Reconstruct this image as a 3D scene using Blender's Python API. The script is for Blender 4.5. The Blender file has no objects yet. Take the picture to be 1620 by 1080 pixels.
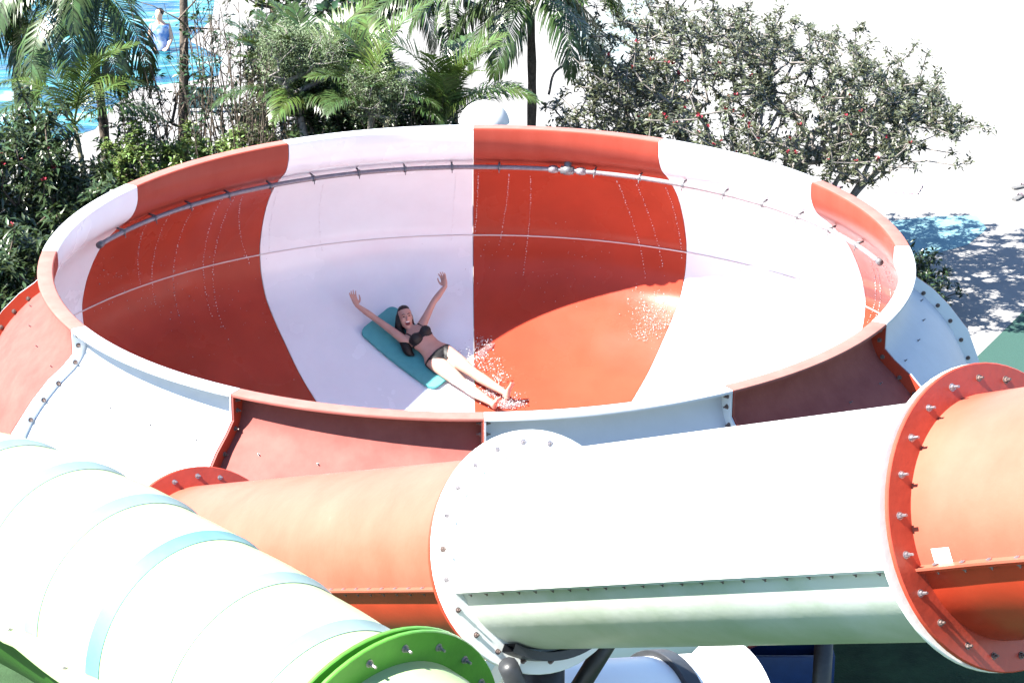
import bpy, bmesh, math, random
import numpy as np
from mathutils import Vector, Matrix

random.seed(7)
rng = np.random.default_rng(7)
S = bpy.context.scene
COL = S.collection
R = math.radians

# ------------------------------------------------------------------ camera
CAM = np.array([0.179, -24.637, 8.606])
YAW, PITCH, ROLL, FPX = 0.0070, 0.3722, 0.0026, 4071.0
_d = np.array([math.sin(YAW) * math.cos(PITCH), math.cos(YAW) * math.cos(PITCH), -math.sin(PITCH)])
_r = np.cross(_d, [0, 0, 1]); _r /= np.linalg.norm(_r)
_u = np.cross(_r, _d)
_r, _u = math.cos(ROLL) * _r + math.sin(ROLL) * _u, -math.sin(ROLL) * _r + math.cos(ROLL) * _u
cd = bpy.data.cameras.new('camera')
cam = bpy.data.objects.new('camera', cd); COL.objects.link(cam)
cam.matrix_world = Matrix(((_r[0], _u[0], -_d[0], CAM[0]), (_r[1], _u[1], -_d[1], CAM[1]),
                           (_r[2], _u[2], -_d[2], CAM[2]), (0, 0, 0, 1)))
cd.sensor_width = 36; cd.sensor_fit = 'HORIZONTAL'; cd.lens = FPX * 36 / 1620
cd.clip_start = 0.1; cd.clip_end = 2000
S.camera = cam

# ------------------------------------------------------------------ sky, sun, exposure
SUN_AZ, SUN_EL = R(194), R(51)
sdir = Vector((math.cos(SUN_AZ) * math.cos(SUN_EL), math.sin(SUN_AZ) * math.cos(SUN_EL), math.sin(SUN_EL)))
W = bpy.data.worlds.new('World'); S.world = W; W.use_nodes = True
nt = W.node_tree; nt.nodes.clear()
sky = nt.nodes.new('ShaderNodeTexSky'); sky.sky_type = 'NISHITA'; sky.sun_disc = False
sky.sun_elevation = SUN_EL; sky.sun_rotation = math.pi / 2 - SUN_AZ
sky.air_density = 1.0; sky.dust_density = 0.3; sky.ozone_density = 4.0
bg = nt.nodes.new('ShaderNodeBackground'); bg.inputs['Strength'].default_value = 0.066
wo = nt.nodes.new('ShaderNodeOutputWorld')
nt.links.new(sky.outputs[0], bg.inputs[0]); nt.links.new(bg.outputs[0], wo.inputs[0])
sl = bpy.data.lights.new('sun', 'SUN'); sl.energy = 5.0; sl.angle = R(0.5); sl.color = (1.0, 0.95, 0.87)
sun = bpy.data.objects.new('sun', sl); COL.objects.link(sun)
sun.rotation_euler = sdir.to_track_quat('Z', 'Y').to_euler()
S.view_settings.view_transform = 'Standard'; S.view_settings.look = 'None'
S.view_settings.exposure = 2.5; S.view_settings.gamma = 1.0; S.view_settings.use_curve_mapping = False
S.render.engine = 'CYCLES'
S.cycles.max_bounces = 6; S.cycles.diffuse_bounces = 4; S.cycles.glossy_bounces = 3
S.cycles.transparent_max_bounces = 6; S.cycles.use_denoising = True
S.cycles.sample_clamp_indirect = 6.0

GZ = -4.5          # ground level
AZ0 = 0.0182       # the bowl's seams are turned this far


def ray(px, py):
    v = _d + _r * (px - 810) / FPX + _u * (540 - py) / FPX
    return v


def at(px, py, Y):
    """point of the place seen at (px,py) on the upright plane y = Y"""
    v = ray(px, py)
    return CAM + v * ((Y - CAM[1]) / v[1])


def atz(px, py, z=GZ):
    v = ray(px, py)
    return CAM + v * ((z - CAM[2]) / v[2])


def atd(px, py, dep):
    return CAM + ray(px, py) * dep


# ------------------------------------------------------------------ materials
def mat(name, col, rough=0.5, spec=0.5, var=0.0, scale=3.0, bump=0.0, bscale=40.0, metal=0.0, col2=None, thr=None,
        coat=0.0, rvar=0.0, rscale=2.0, trans=0.0, alpha=1.0, subsurf=0.0, stretch=None, leaf=False):
    m = bpy.data.materials.new(name); m.use_nodes = True
    t = m.node_tree; n = t.nodes; l = t.links
    b = n['Principled BSDF']
    b.inputs['Base Color'].default_value = (*col, 1)
    b.inputs['Roughness'].default_value = rough
    b.inputs['Specular IOR Level'].default_value = spec
    b.inputs['Metallic'].default_value = metal
    if coat: b.inputs['Coat Weight'].default_value = coat; b.inputs['Coat Roughness'].default_value = 0.12
    if trans: b.inputs['Transmission Weight'].default_value = trans
    if alpha < 1: b.inputs['Alpha'].default_value = alpha
    if subsurf:
        b.inputs['Subsurface Weight'].default_value = subsurf; b.inputs['Subsurface Radius'].default_value = (.02, .008, .005)
    tc = n.new('ShaderNodeTexCoord')
    vec = tc.outputs['Object']
    if stretch:
        mp = n.new('ShaderNodeMapping'); mp.inputs['Scale'].default_value = stretch
        l.new(vec, mp.inputs['Vector']); vec = mp.outputs['Vector']
    if var or col2:
        ns = n.new('ShaderNodeTexNoise'); ns.inputs['Scale'].default_value = scale; ns.inputs['Detail'].default_value = 6
        ns.inputs['Roughness'].default_value = 0.62
        l.new(vec, ns.inputs['Vector'])
        rp = n.new('ShaderNodeValToRGB')
        lo, hi = thr or (0.35, 0.68)
        rp.color_ramp.elements[0].position = lo; rp.color_ramp.elements[1].position = hi
        c2 = col2 or tuple(min(1, c * (1 + var)) for c in col)
        c1 = col if col2 else tuple(c * (1 - var) for c in col)
        rp.color_ramp.elements[0].color = (*c1, 1); rp.color_ramp.elements[1].color = (*c2, 1)
        l.new(ns.outputs['Fac'], rp.inputs[0])
        l.new(rp.outputs[0], b.inputs['Base Color'])
    if rvar:
        n2 = n.new('ShaderNodeTexNoise'); n2.inputs['Scale'].default_value = rscale; n2.inputs['Detail'].default_value = 5
        l.new(tc.outputs['Object'], n2.inputs['Vector'])
        mr = n.new('ShaderNodeMapRange'); mr.inputs[1].default_value = 0.42; mr.inputs[2].default_value = 0.58
        mr.inputs[3].default_value = max(0.03, rough - rvar); mr.inputs[4].default_value = rough + rvar * .5
        l.new(n2.outputs['Fac'], mr.inputs[0]); l.new(mr.outputs[0], b.inputs['Roughness'])
    if bump:
        n3 = n.new('ShaderNodeTexNoise'); n3.inputs['Scale'].default_value = bscale; n3.inputs['Detail'].default_value = 4
        l.new(vec, n3.inputs['Vector'])
        bp = n.new('ShaderNodeBump'); bp.inputs['Strength'].default_value = bump; bp.inputs['Distance'].default_value = 0.02
        l.new(n3.outputs['Fac'], bp.inputs['Height']); l.new(bp.outputs[0], b.inputs['Normal'])
    if leaf:   # light shining through thin leaves
        tr = n.new('ShaderNodeBsdfTranslucent'); tr.inputs[0].default_value = (col[0] * 1.3, col[1] * 1.35, col[2] * .6, 1)
        mx = n.new('ShaderNodeMixShader'); mx.inputs[0].default_value = 0.16
        out = n['Material Output']
        l.new(b.outputs[0], mx.inputs[1]); l.new(tr.outputs[0], mx.inputs[2]); l.new(mx.outputs[0], out.inputs['Surface'])
        g = n.new('ShaderNodeNewGeometry')
        hs = n.new('ShaderNodeHueSaturation')
        mr = n.new('ShaderNodeMapRange'); mr.inputs[3].default_value = 0.5; mr.inputs[4].default_value = 1.6
        l.new(g.outputs['Random Per Island'], mr.inputs[0]); l.new(mr.outputs[0], hs.inputs['Value'])
        mh = n.new('ShaderNodeMapRange'); mh.inputs[3].default_value = 0.47; mh.inputs[4].default_value = 0.53
        l.new(g.outputs['Random Per Island'], mh.inputs[0]); l.new(mh.outputs[0], hs.inputs['Hue'])
        hs.inputs['Color'].default_value = (*col, 1)
        l.new(hs.outputs[0], b.inputs['Base Color'])
    return m


M = {}
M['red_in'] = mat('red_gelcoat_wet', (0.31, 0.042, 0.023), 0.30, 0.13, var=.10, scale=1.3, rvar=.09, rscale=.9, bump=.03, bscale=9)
M['red_out'] = mat('red_gelcoat_faded', (0.19, 0.054, 0.047), 0.65, 0.08, col2=(0.23, 0.072, 0.062), scale=4, bump=.05, bscale=60)
M['red_lip'] = mat('red_gelcoat_chalky', (0.215, 0.095, 0.082), 0.7, 0.08, col2=(0.25, 0.12, 0.105), scale=5, bump=.05, bscale=60)
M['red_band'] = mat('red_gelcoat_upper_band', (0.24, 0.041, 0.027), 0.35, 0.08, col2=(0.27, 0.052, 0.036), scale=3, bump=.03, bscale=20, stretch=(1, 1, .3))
M['white_in'] = mat('white_gelcoat_wet', (0.66, 0.70, 0.74), 0.25, 0.5, var=.03, scale=2, rvar=.05, rscale=.9, bump=.03, bscale=9)
M['white_out'] = mat('white_gelcoat', (0.44, 0.46, 0.50), 0.5, 0.2, var=.03, scale=5, bump=.04, bscale=50)
M['orange'] = mat('orange_gelcoat', (0.26, 0.070, 0.044), 0.38, 0.3, col2=(0.30, 0.092, 0.062), scale=2.2, bump=.04, bscale=30)
M['red_ring'] = mat('red_flange_gelcoat', (0.36, 0.045, 0.024), 0.38, 0.4, var=.12, scale=6, bump=.05, bscale=40)
M['white_tube'] = mat('white_tube_gelcoat', (0.76, 0.78, 0.76), 0.35, 0.45, var=.03, scale=3, bump=.03, bscale=30)
M['white_low'] = mat('white_tube_shade_algae', (0.50, 0.54, 0.50), 0.4, 0.3, col2=(0.36, 0.43, 0.33), scale=2.4, thr=(.42, .75), bump=.04, bscale=30, stretch=(1, 1, 1))  # algae tint, with shade and green light off the turf put into it
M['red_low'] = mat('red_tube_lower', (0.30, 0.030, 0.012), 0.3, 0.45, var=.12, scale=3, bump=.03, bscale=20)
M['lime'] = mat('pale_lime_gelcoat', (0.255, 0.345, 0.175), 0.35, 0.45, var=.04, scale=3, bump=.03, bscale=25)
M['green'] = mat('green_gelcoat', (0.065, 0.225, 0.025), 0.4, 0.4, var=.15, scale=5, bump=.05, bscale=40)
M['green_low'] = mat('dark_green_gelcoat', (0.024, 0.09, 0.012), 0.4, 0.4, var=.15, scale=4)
M['steel'] = mat('bolt_steel', (0.30, 0.28, 0.30), 0.42, metal=.8, var=.3, scale=60)
M['rusty'] = mat('rusty_bolt', (0.16, 0.12, 0.11), 0.55, metal=.5, var=.4, scale=50)
M['black'] = mat('black_painted_steel', (0.02, 0.022, 0.026), 0.45, var=.3, scale=10)
M['pipe'] = mat('grey_pvc', (0.17, 0.15, 0.165), 0.45, var=.2, scale=30, stretch=(1, 1, 1))
M['clamp'] = mat('clamp_grey', (0.12, 0.12, 0.13), 0.5, metal=.3)
M['seal'] = mat('sealant', (0.60, 0.56, 0.55), 0.6)
M['teal'] = mat('teal_foam', (0.070, 0.30, 0.31), 0.55, 0.35, var=.06, scale=14, bump=.05, bscale=120)
M['skin'] = mat('skin', (0.40, 0.235, 0.19), 0.45, 0.4, var=.05, scale=12, subsurf=.08)
M['skin2'] = mat('skin_pale', (0.50, 0.30, 0.22), 0.5, 0.4)
M['hair'] = mat('dark_hair', (0.006, 0.0045, 0.0045), 0.45, 0.3, var=.4, scale=40, bump=.4, bscale=90)
M['cloth_black'] = mat('black_swimwear', (0.006, 0.006, 0.007), 0.6, 0.4, bump=.1, bscale=200)
M['mouth'] = mat('mouth_dark', (0.10, 0.012, 0.015), 0.4)
M['lip'] = mat('lips', (0.36, 0.09, 0.08), 0.4)
M['tooth'] = mat('teeth', (0.8, 0.78, 0.74), 0.3)
M['eye'] = mat('eye_dark', (0.02, 0.012, 0.01), 0.2)
M['blue_cloth'] = mat('blue_vest', (0.10, 0.20, 0.46), 0.8, 0.2, col2=(0.30, 0.36, 0.52), scale=9, thr=(.45, .55))
M['ground'] = mat('pale_paving', (0.17, 0.168, 0.166), 0.8, 0.3, col2=(0.21, 0.206, 0.203), scale=1.4, bump=.15, bscale=14)
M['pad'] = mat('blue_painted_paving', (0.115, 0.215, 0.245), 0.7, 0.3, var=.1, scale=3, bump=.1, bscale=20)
M['turf'] = mat('green_turf_matting', (0.024, 0.060, 0.050), 0.85, 0.2, var=.14, scale=60, bump=.3, bscale=220)
M['added_lawn'] = mat('added_dark_lawn', (0.020, 0.045, 0.018), 0.9, 0.2, var=.3, scale=3, bump=.4, bscale=40)
M['deck'] = mat('pool_floor', (0.125, 0.17, 0.17), 0.7, 0.3, col2=(.2, .2, .2), scale=2)
M['dome'] = mat('white_canopy', (0.74, 0.75, 0.76), 0.5, 0.3, var=.03, scale=5)
_t = M['dome'].node_tree; _tr = _t.nodes.new('ShaderNodeBsdfTranslucent'); _tr.inputs[0].default_value = (.8, .8, .8, 1); _mx = _t.nodes.new('ShaderNodeMixShader'); _mx.inputs[0].default_value = .45
_t.links.new(_t.nodes['Principled BSDF'].outputs[0], _mx.inputs[1]); _t.links.new(_tr.outputs[0], _mx.inputs[2]); _t.links.new(_mx.outputs[0], _t.nodes['Material Output'].inputs['Surface'])
M['board'] = mat('teal_board', (0.03, 0.085, 0.095), 0.5, var=.1, scale=6)
M['pink'] = mat('pink_towel', (0.40, 0.30, 0.32), 0.9, 0.1, col2=(0.22, 0.15, 0.20), scale=9, thr=(.5, .56), bump=.3, bscale=60)
M['grey'] = mat('grey_rubber', (0.10, 0.10, 0.10), 0.7, var=.3, scale=30)
M['strap'] = mat('striped_strap', (0.18, 0.13, 0.16), 0.6)
M['blue'] = mat('blue_plastic', (0.012, 0.04, 0.13), 0.45, var=.1, scale=8)
M['splash'] = mat('water_drops', (0.80, 0.82, 0.86), 0.06, 0.6, trans=.45)
M['drop'] = mat('sparkling_drops', (0.72, 0.70, 0.74), 0.15, 0.6)
M['bark'] = mat('grey_bark', (0.17, 0.155, 0.145), 0.85, 0.2, var=.35, scale=14, bump=.4, bscale=60)
M['bark2'] = mat('brown_bark', (0.10, 0.08, 0.065), 0.85, 0.2, var=.35, scale=18, bump=.4, bscale=60)
M['palmtrunk'] = mat('palm_stem', (0.26, 0.27, 0.17), 0.7, 0.3, col2=(0.15, 0.13, 0.10), scale=9, stretch=(1, 1, 5), bump=.3, bscale=30)
M['leaf_t'] = mat('leaf_dusty', (0.060, 0.068, 0.040), 0.34, 0.55, leaf=True)
M['leaf_j'] = mat('leaf_dark', (0.030, 0.048, 0.020), 0.28, 0.6, leaf=True)
M['leaf_h'] = mat('leaf_fresh', (0.085, 0.125, 0.035), 0.4, 0.45, leaf=True)
M['leaf_b'] = mat('leaf_deep', (0.020, 0.045, 0.018), 0.3, 0.5, leaf=True)
M['palm'] = mat('palm_leaflet', (0.034, 0.058, 0.018), 0.30, 0.5, leaf=True)
M['palm2'] = mat('palm_leaflet_yellow', (0.055, 0.085, 0.020), 0.32, 0.5, leaf=True)
M['fern'] = mat('feathery_leaf', (0.10, 0.135, 0.07), 0.5, 0.4, leaf=True)
M['flower'] = mat('red_petals', (0.24, 0.012, 0.028), 0.5, var=.2, scale=20)

_rp = [q for q in M['orange'].node_tree.nodes if q.type == 'VALTORGB'][0]
_e = _rp.color_ramp.elements.new(.76); _e.color = (.40, .16, .13, 1)
# water of the pool
m = bpy.data.materials.new('pool_water'); m.use_nodes = True
t = m.node_tree; n = t.nodes; l = t.links; b = n['Principled BSDF']
tc = n.new('ShaderNodeTexCoord'); mp = n.new('ShaderNodeMapping'); mp.inputs['Scale'].default_value = (.5, 1.1, 1)
ns = n.new('ShaderNodeTexNoise'); ns.inputs['Scale'].default_value = 1.5; ns.inputs['Detail'].default_value = 7; ns.inputs['Distortion'].default_value = .6
rp = n.new('ShaderNodeValToRGB'); e = rp.color_ramp.elements
e[0].position = .36; e[0].color = (.008, .045, .10, 1); e[1].position = .66; e[1].color = (.25, .30, .30, 1)
e2 = e.new(.50); e2.color = (.014, .095, .125, 1)
e3 = e.new(.58); e3.color = (.04, .17, .185, 1)
l.new(tc.outputs['Object'], mp.inputs[0]); l.new(mp.outputs[0], ns.inputs['Vector']); l.new(ns.outputs['Fac'], rp.inputs[0])
l.new(rp.outputs[0], b.inputs['Base Color']); b.inputs['Roughness'].default_value = .12
n3 = n.new('ShaderNodeTexNoise'); n3.inputs['Scale'].default_value = 4; n3.inputs['Detail'].default_value = 4
bp = n.new('ShaderNodeBump'); bp.inputs['Strength'].default_value = .5; bp.inputs['Distance'].default_value = .08
l.new(mp.outputs[0], n3.inputs['Vector']); l.new(n3.outputs['Fac'], bp.inputs['Height']); l.new(bp.outputs[0], b.inputs['Normal'])
M['water'] = m


# ------------------------------------------------------------------ object helpers
def tag(o, label=None, cat=None, group=None, kind=None):
    if label: o['label'] = label
    if cat: o['category'] = cat
    if group: o['group'] = group
    if kind: o['kind'] = kind
    return o


def empty(name, loc=(0, 0, 0)):
    o = bpy.data.objects.new(name, None); COL.objects.link(o); o.location = loc; o.empty_display_size = .2
    return o


def link(name, me, parent=None, loc=None, rot=None):
    o = bpy.data.objects.new(name, me); COL.objects.link(o)
    if parent is not None:
        o.parent = parent
        if parent.type == 'EMPTY' and loc is None:
            o.location = -Vector(parent.location)   # meshes are written in place coordinates
    if loc is not None: o.location = loc
    if rot is not None: o.rotation_euler = rot
    return o


def mesh(name, v, f, m, smooth=None):
    me = bpy.data.meshes.new(name)
    v = np.asarray(v, dtype=float)
    me.from_pydata(v.tolist(), [], [tuple(int(i) for i in q) for q in f]); me.update()
    if m: me.materials.append(m)
    if smooth is not None:
        me.shade_smooth()
        if smooth < 179: me.set_sharp_from_angle(angle=R(smooth))
    return me


def fastmesh(name, v, tris, m, smooth=False):
    """big triangle meshes"""
    v = np.asarray(v, dtype=np.float32); tris = np.asarray(tris, dtype=np.int32)
    me = bpy.data.meshes.new(name)
    me.vertices.add(len(v)); me.vertices.foreach_set('co', v.ravel())
    me.loops.add(tris.size); me.loops.foreach_set('vertex_index', tris.ravel())
    me.polygons.add(len(tris)); me.polygons.foreach_set('loop_start', np.arange(0, tris.size, 3, dtype=np.int32))
    me.polygons.foreach_set('loop_total', np.full(len(tris), 3, dtype=np.int32))
    me.update(calc_edges=True)
    if m: me.materials.append(m)
    if smooth: me.shade_smooth()
    return me


def norm(v):
    v = np.asarray(v, float); return v / (np.linalg.norm(v) + 1e-12)


def tubes(paths, sides=6, cap=True):
    """paths: list of (points, radii) -> verts, tri list"""
    V = []; F = []; off = 0
    for pts, rad in paths:
        pts = np.asarray(pts, float); k = len(pts)
        rad = np.full(k, rad) if np.isscalar(rad) else np.asarray(rad, float)
        tg = np.gradient(pts, axis=0); tg /= np.linalg.norm(tg, axis=1)[:, None] + 1e-12
        ref = np.array([0, 0, 1.0]) if abs(tg[0][2]) < .9 else np.array([1.0, 0, 0])
        a = norm(np.cross(tg[0], ref))
        ang = np.linspace(0, 2 * math.pi, sides, endpoint=False)
        for i in range(k):
            a = norm(a - tg[i] * (a @ tg[i])); bb = np.cross(tg[i], a)
            V.append(pts[i] + rad[i] * (np.cos(ang)[:, None] * a + np.sin(ang)[:, None] * bb))
        for i in range(k - 1):
            for j in range(sides):
                p, q = off + i * sides + j, off + i * sides + (j + 1) % sides
                F.append((p, q, q + sides)); F.append((p, q + sides, p + sides))
        if cap:
            for j in range(1, sides - 1):
                F.append((off, off + j + 1, off + j))
                e = off + (k - 1) * sides
                F.append((e, e + j, e + j + 1))
        off += k * sides
    return np.concatenate(V), np.array(F, dtype=np.int32)


def box_vf(x0, x1, y0, y1, z0, z1):
    v = [(x, y, z) for z in (z0, z1) for y in (y0, y1) for x in (x0, x1)]
    f = [(0, 2, 3, 1), (4, 5, 7, 6), (0, 1, 5, 4), (2, 6, 7, 3), (0, 4, 6, 2), (1, 3, 7, 5)]
    return v, f


def joinvf(*vfs):
    V = []; F = []; o = 0
    for v, f in vfs:
        V += [tuple(q) for q in v]; F += [tuple(i + o for i in q) for q in f]; o += len(v)
    return V, F


def bevel_mesh(name, v, f, m, w, seg=2, smooth=40):
    bm = bmesh.new()
    vs = [bm.verts.new(q) for q in v]
    for q in f: bm.faces.new([vs[i] for i in q])
    bmesh.ops.recalc_face_normals(bm, faces=bm.faces)
    bmesh.ops.bevel(bm, geom=bm.edges[:] + bm.verts[:], offset=w, segments=seg, affect='EDGES', profile=.6)
    me = bpy.data.meshes.new(name); bm.to_mesh(me); bm.free(); me.materials.append(m)
    me.shade_smooth(); me.set_sharp_from_angle(angle=R(smooth))
    return me


def ico(sub=1):
    bm = bmesh.new(); bmesh.ops.create_icosphere(bm, subdivisions=sub, radius=1)
    bm.verts.ensure_lookup_table()
    v = np.array([q.co[:] for q in bm.verts]); f = np.array([[i.index for i in q.verts] for q in bm.faces]); bm.free()
    return v, f


ICO1, ICO2 = ico(1), ico(2)


def blobs(c, rad, base=ICO1):
    """many small ellipsoids in one mesh"""
    c = np.asarray(c, float); v0, f0 = base
    rad = np.asarray(rad, float)
    if rad.ndim == 1: rad = np.repeat(rad[:, None], 3, 1)
    V = (v0[None] * rad[:, None, :] + c[:, None, :]).reshape(-1, 3)
    F = (f0[None] + (np.arange(len(c)) * len(v0))[:, None, None]).reshape(-1, 3)
    return V, F


def bolt_mesh(name, m, r=.016, h=.02, shank=.008, sh=.02):
    """hex head on a washer with a stub of thread, along +z"""
    V = []; F = []

    def ring(rad, z, k): V.extend([(rad * math.cos(2 * math.pi * i / k), rad * math.sin(2 * math.pi * i / k), z) for i in range(k)])
    def cyl(rad, z0, z1, k):
        o = len(V); ring(rad, z0, k); ring(rad, z1, k)
        for i in range(k):
            j = (i + 1) % k; F.append((o + i, o + j, o + k + j, o + k + i))
        F.append(tuple(o + k + i for i in range(k)))
    cyl(r * 1.45, 0, .004, 10); cyl(r, .004, h, 6); cyl(shank, h, h + sh, 6)
    return mesh(name, V, F, m)


BOLT = bolt_mesh('bolt', M['steel']); BOLT_R = bolt_mesh('rusty_bolt', M['rusty'])
BOLT_L = bolt_mesh('long_bolt', M['steel'], .017, .022, .009, .035)
STUD = bolt_mesh('stud', M['clamp'], .007, .012, .005, .02)
BOLT_S = bolt_mesh('small_bolt', M['rusty'], .008, .009, .004, .008)
BOLT_T = bolt_mesh('seam_bolt', M['steel'], .008, .005, .004, .002)


def put(me, name, p, ax, parent, spin=0.0, sc=1.0):
    """place a shared mesh at p with its +z along ax, child of parent (whose world matrix is a pure translation)"""
    o = bpy.data.objects.new(name, me); COL.objects.link(o); o.parent = parent
    q = Vector(ax).to_track_quat('Z', 'Y').to_matrix().to_4x4() @ Matrix.Rotation(spin, 4, 'Z') @ Matrix.Scale(sc, 4)
    base = Vector((0, 0, 0)); pp = parent
    while pp is not None:
        base += Vector(pp.location); pp = pp.parent
    o.matrix_local = Matrix.Translation(Vector(p) - base) @ q
    return o


# ------------------------------------------------------------------ ground, pool, turf
def sheet(name, poly, z, m, kind='structure', label=None, cat=None):
    me = mesh(name, [(x, y, z) for x, y in poly], [tuple(range(len(poly)))], m)
    o = link(name, me); tag(o, label, cat, kind=kind); return o


tag(link('ground', mesh('ground', [(-400, -200, GZ), (400, -200, GZ), (400, 600, GZ), (-400, 600, GZ)], [(0, 1, 2, 3)], M['ground'])),
    kind='structure')
# green matting: its left edge runs away from the camera to the right
a = atz(1548, 562)[:2]; c = atz(1640, 472)[:2]
dv = (c - a) / np.linalg.norm(c - a)
p0 = a - dv * 7; p1 = a + dv * 3.2
sheet('turf', [tuple(p0), (p0[0] + 22, p0[1] - 6), (p1[0] + 24, p1[1] - 4), tuple(p1)], GZ + .004, M['turf'])
# dark turf under the bowl, more added in front to cut bounced light
sheet('added_lawn', [(-60, -45), (60, -45), (60, tuple(p0)[1] - 6.5), (tuple(p0)[0] + 22, tuple(p0)[1] - 6.01), (tuple(p0)[0] - .01, tuple(p0)[1] - .01), (5.6, 6.4), (2, 8.0), (-4, 9.5), (-60, 12)], GZ + .008, M['added_lawn'])
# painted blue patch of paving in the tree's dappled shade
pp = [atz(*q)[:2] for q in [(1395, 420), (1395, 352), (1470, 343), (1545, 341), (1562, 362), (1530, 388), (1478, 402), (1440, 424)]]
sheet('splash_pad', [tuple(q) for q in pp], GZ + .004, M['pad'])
# pool behind the palms
wp = [atz(*q)[:2] for q in [(60, 235), (150, 205), (180, 168), (215, 140), (345, 122), (352, 92), (300, 66), (335, 30), (345, -40), (340, -190), (-700, -190), (-400, 235)]]
wp = np.array(wp)
NX, NY = 120, 120
gx = np.linspace(wp[:, 0].min(), wp[:, 0].max(), NX); gy = np.linspace(wp[:, 1].min(), wp[:, 1].max(), NY)
sheet('pool_water', [tuple(q) for q in wp], GZ + .006, M['water'])
wp2 = [atz(*q)[:2] for q in [(930, 110), (905, 60), (960, 20), (990, -60), (1010, -160), (1120, -160), (1060, -40), (1015, 40), (985, 105)]]
sheet('shallow_water', [tuple(q) for q in wp2], GZ + .01, M['deck'])

# ------------------------------------------------------------------ the bowl
INNER = [(4.240, -.035), (4.243, -.012), (4.254, -.002), (4.27, 0.0)]
WALL = [(4.252, -.20), (4.345, -.375), (4.56, -.555), (4.80, -.82), (4.985, -1.16), (5.082, -1.46), (5.100, -1.60)]
LOWER = [(5.100, -1.612), (5.085, -1.82), (5.02, -2.02), (4.93, -2.17), (4.74, -2.35), (4.52, -2.52), (4.15, -2.79), (3.73, -3.0), (3.3, -3.165), (2.8, -3.31), (2.2, -3.45), (1.5, -3.57), (.9, -3.63), (.55, -3.65)]
FIN = [(4.398, -.032), (4.398, -.25), (4.50, -.345), (4.66, -.46), (4.83, -.63), (5.05, -.91), (5.19, -1.26), (5.24, -1.60)]


def smoothprof(p, k=3):
    p = np.array(p, float); out = []
    for i in range(len(p) - 1):
        p0 = p[max(i - 1, 0)]; p1 = p[i]; p2 = p[i + 1]; p3 = p[min(i + 2, len(p) - 1)]
        for j in range(k):
            t = j / k
            out.append(.5 * (2 * p1 + (p2 - p0) * t + (2 * p0 - 5 * p1 + 4 * p2 - p3) * t * t + (3 * p1 - p0 - 3 * p2 + p3) * t ** 3))
    out.append(p[-1]); return np.array(out)


def offsetprof(p, d):
    tg = np.gradient(p, axis=0); tg /= np.linalg.norm(tg, axis=1)[:, None]
    return p + np.stack([-tg[:, 1], tg[:, 0]], 1) * d   # outward for a downward profile


W_IN = smoothprof([(4.240, -.035)] + WALL, 5)
W_OUT = offsetprof(W_IN, .018)
loop_in = [(q[0], q[1]) for q in W_IN]
# closed section: lip top -> lip edge -> underside -> outside down -> foot flange -> inside up
SECTION = [(4.243, -.012), (4.254, -.002), (4.27, 0), (4.385, 0), (4.396, -.004), (4.40, -.014), (4.40, -.03), (4.29, -.03)] + \
          [tuple(q) for q in W_OUT[2:]] + [(5.24, -1.585), (5.24, -1.606), (5.10, -1.606)] + [tuple(q) for q in W_IN[::-1]]
L_IN = smoothprof(LOWER); L_OUT = offsetprof(L_IN, .02)
LSECT = [tuple(q) for q in L_OUT] + [tuple(q) for q in L_IN[::-1]]
LSECT = [(5.10, -1.612), (5.24, -1.612), (5.24, -1.632), (5.125, -1.634)] + [tuple(q) for q in L_OUT[2:]] + [tuple(q) for q in L_IN[::-1][:-1]]


def revolve(sec, a0, a1, n):
    V = []; F = []; k = len(sec)
    for i in range(n + 1):
        t = a0 + (a1 - a0) * i / n
        V += [(r * math.cos(t), r * math.sin(t), z) for r, z in sec]
    for i in range(n):
        for j in range(k):
            q = (j + 1) % k
            F.append((i * k + j, i * k + q, (i + 1) * k + q, (i + 1) * k + j))
    F.append(tuple(range(k))[::-1]); F.append(tuple(n * k + j for j in range(k)))
    return V, F


def plate(poly, t0, t1):
    """flat fin between two azimuths (about 18 mm apart)"""
    k = len(poly)
    V = [(r * math.cos(t), r * math.sin(t), z) for t in (t0, t1) for r, z in poly]
    F = [tuple(range(k)), tuple(range(k, 2 * k))[::-1]] + [(j, k + j, k + (j + 1) % k, (j + 1) % k) for j in range(k)]
    return V, F


def shell_r(z, prof=W_OUT):
    p = np.array(prof); return float(np.interp(z, p[::-1, 1], p[::-1, 0]))


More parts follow.
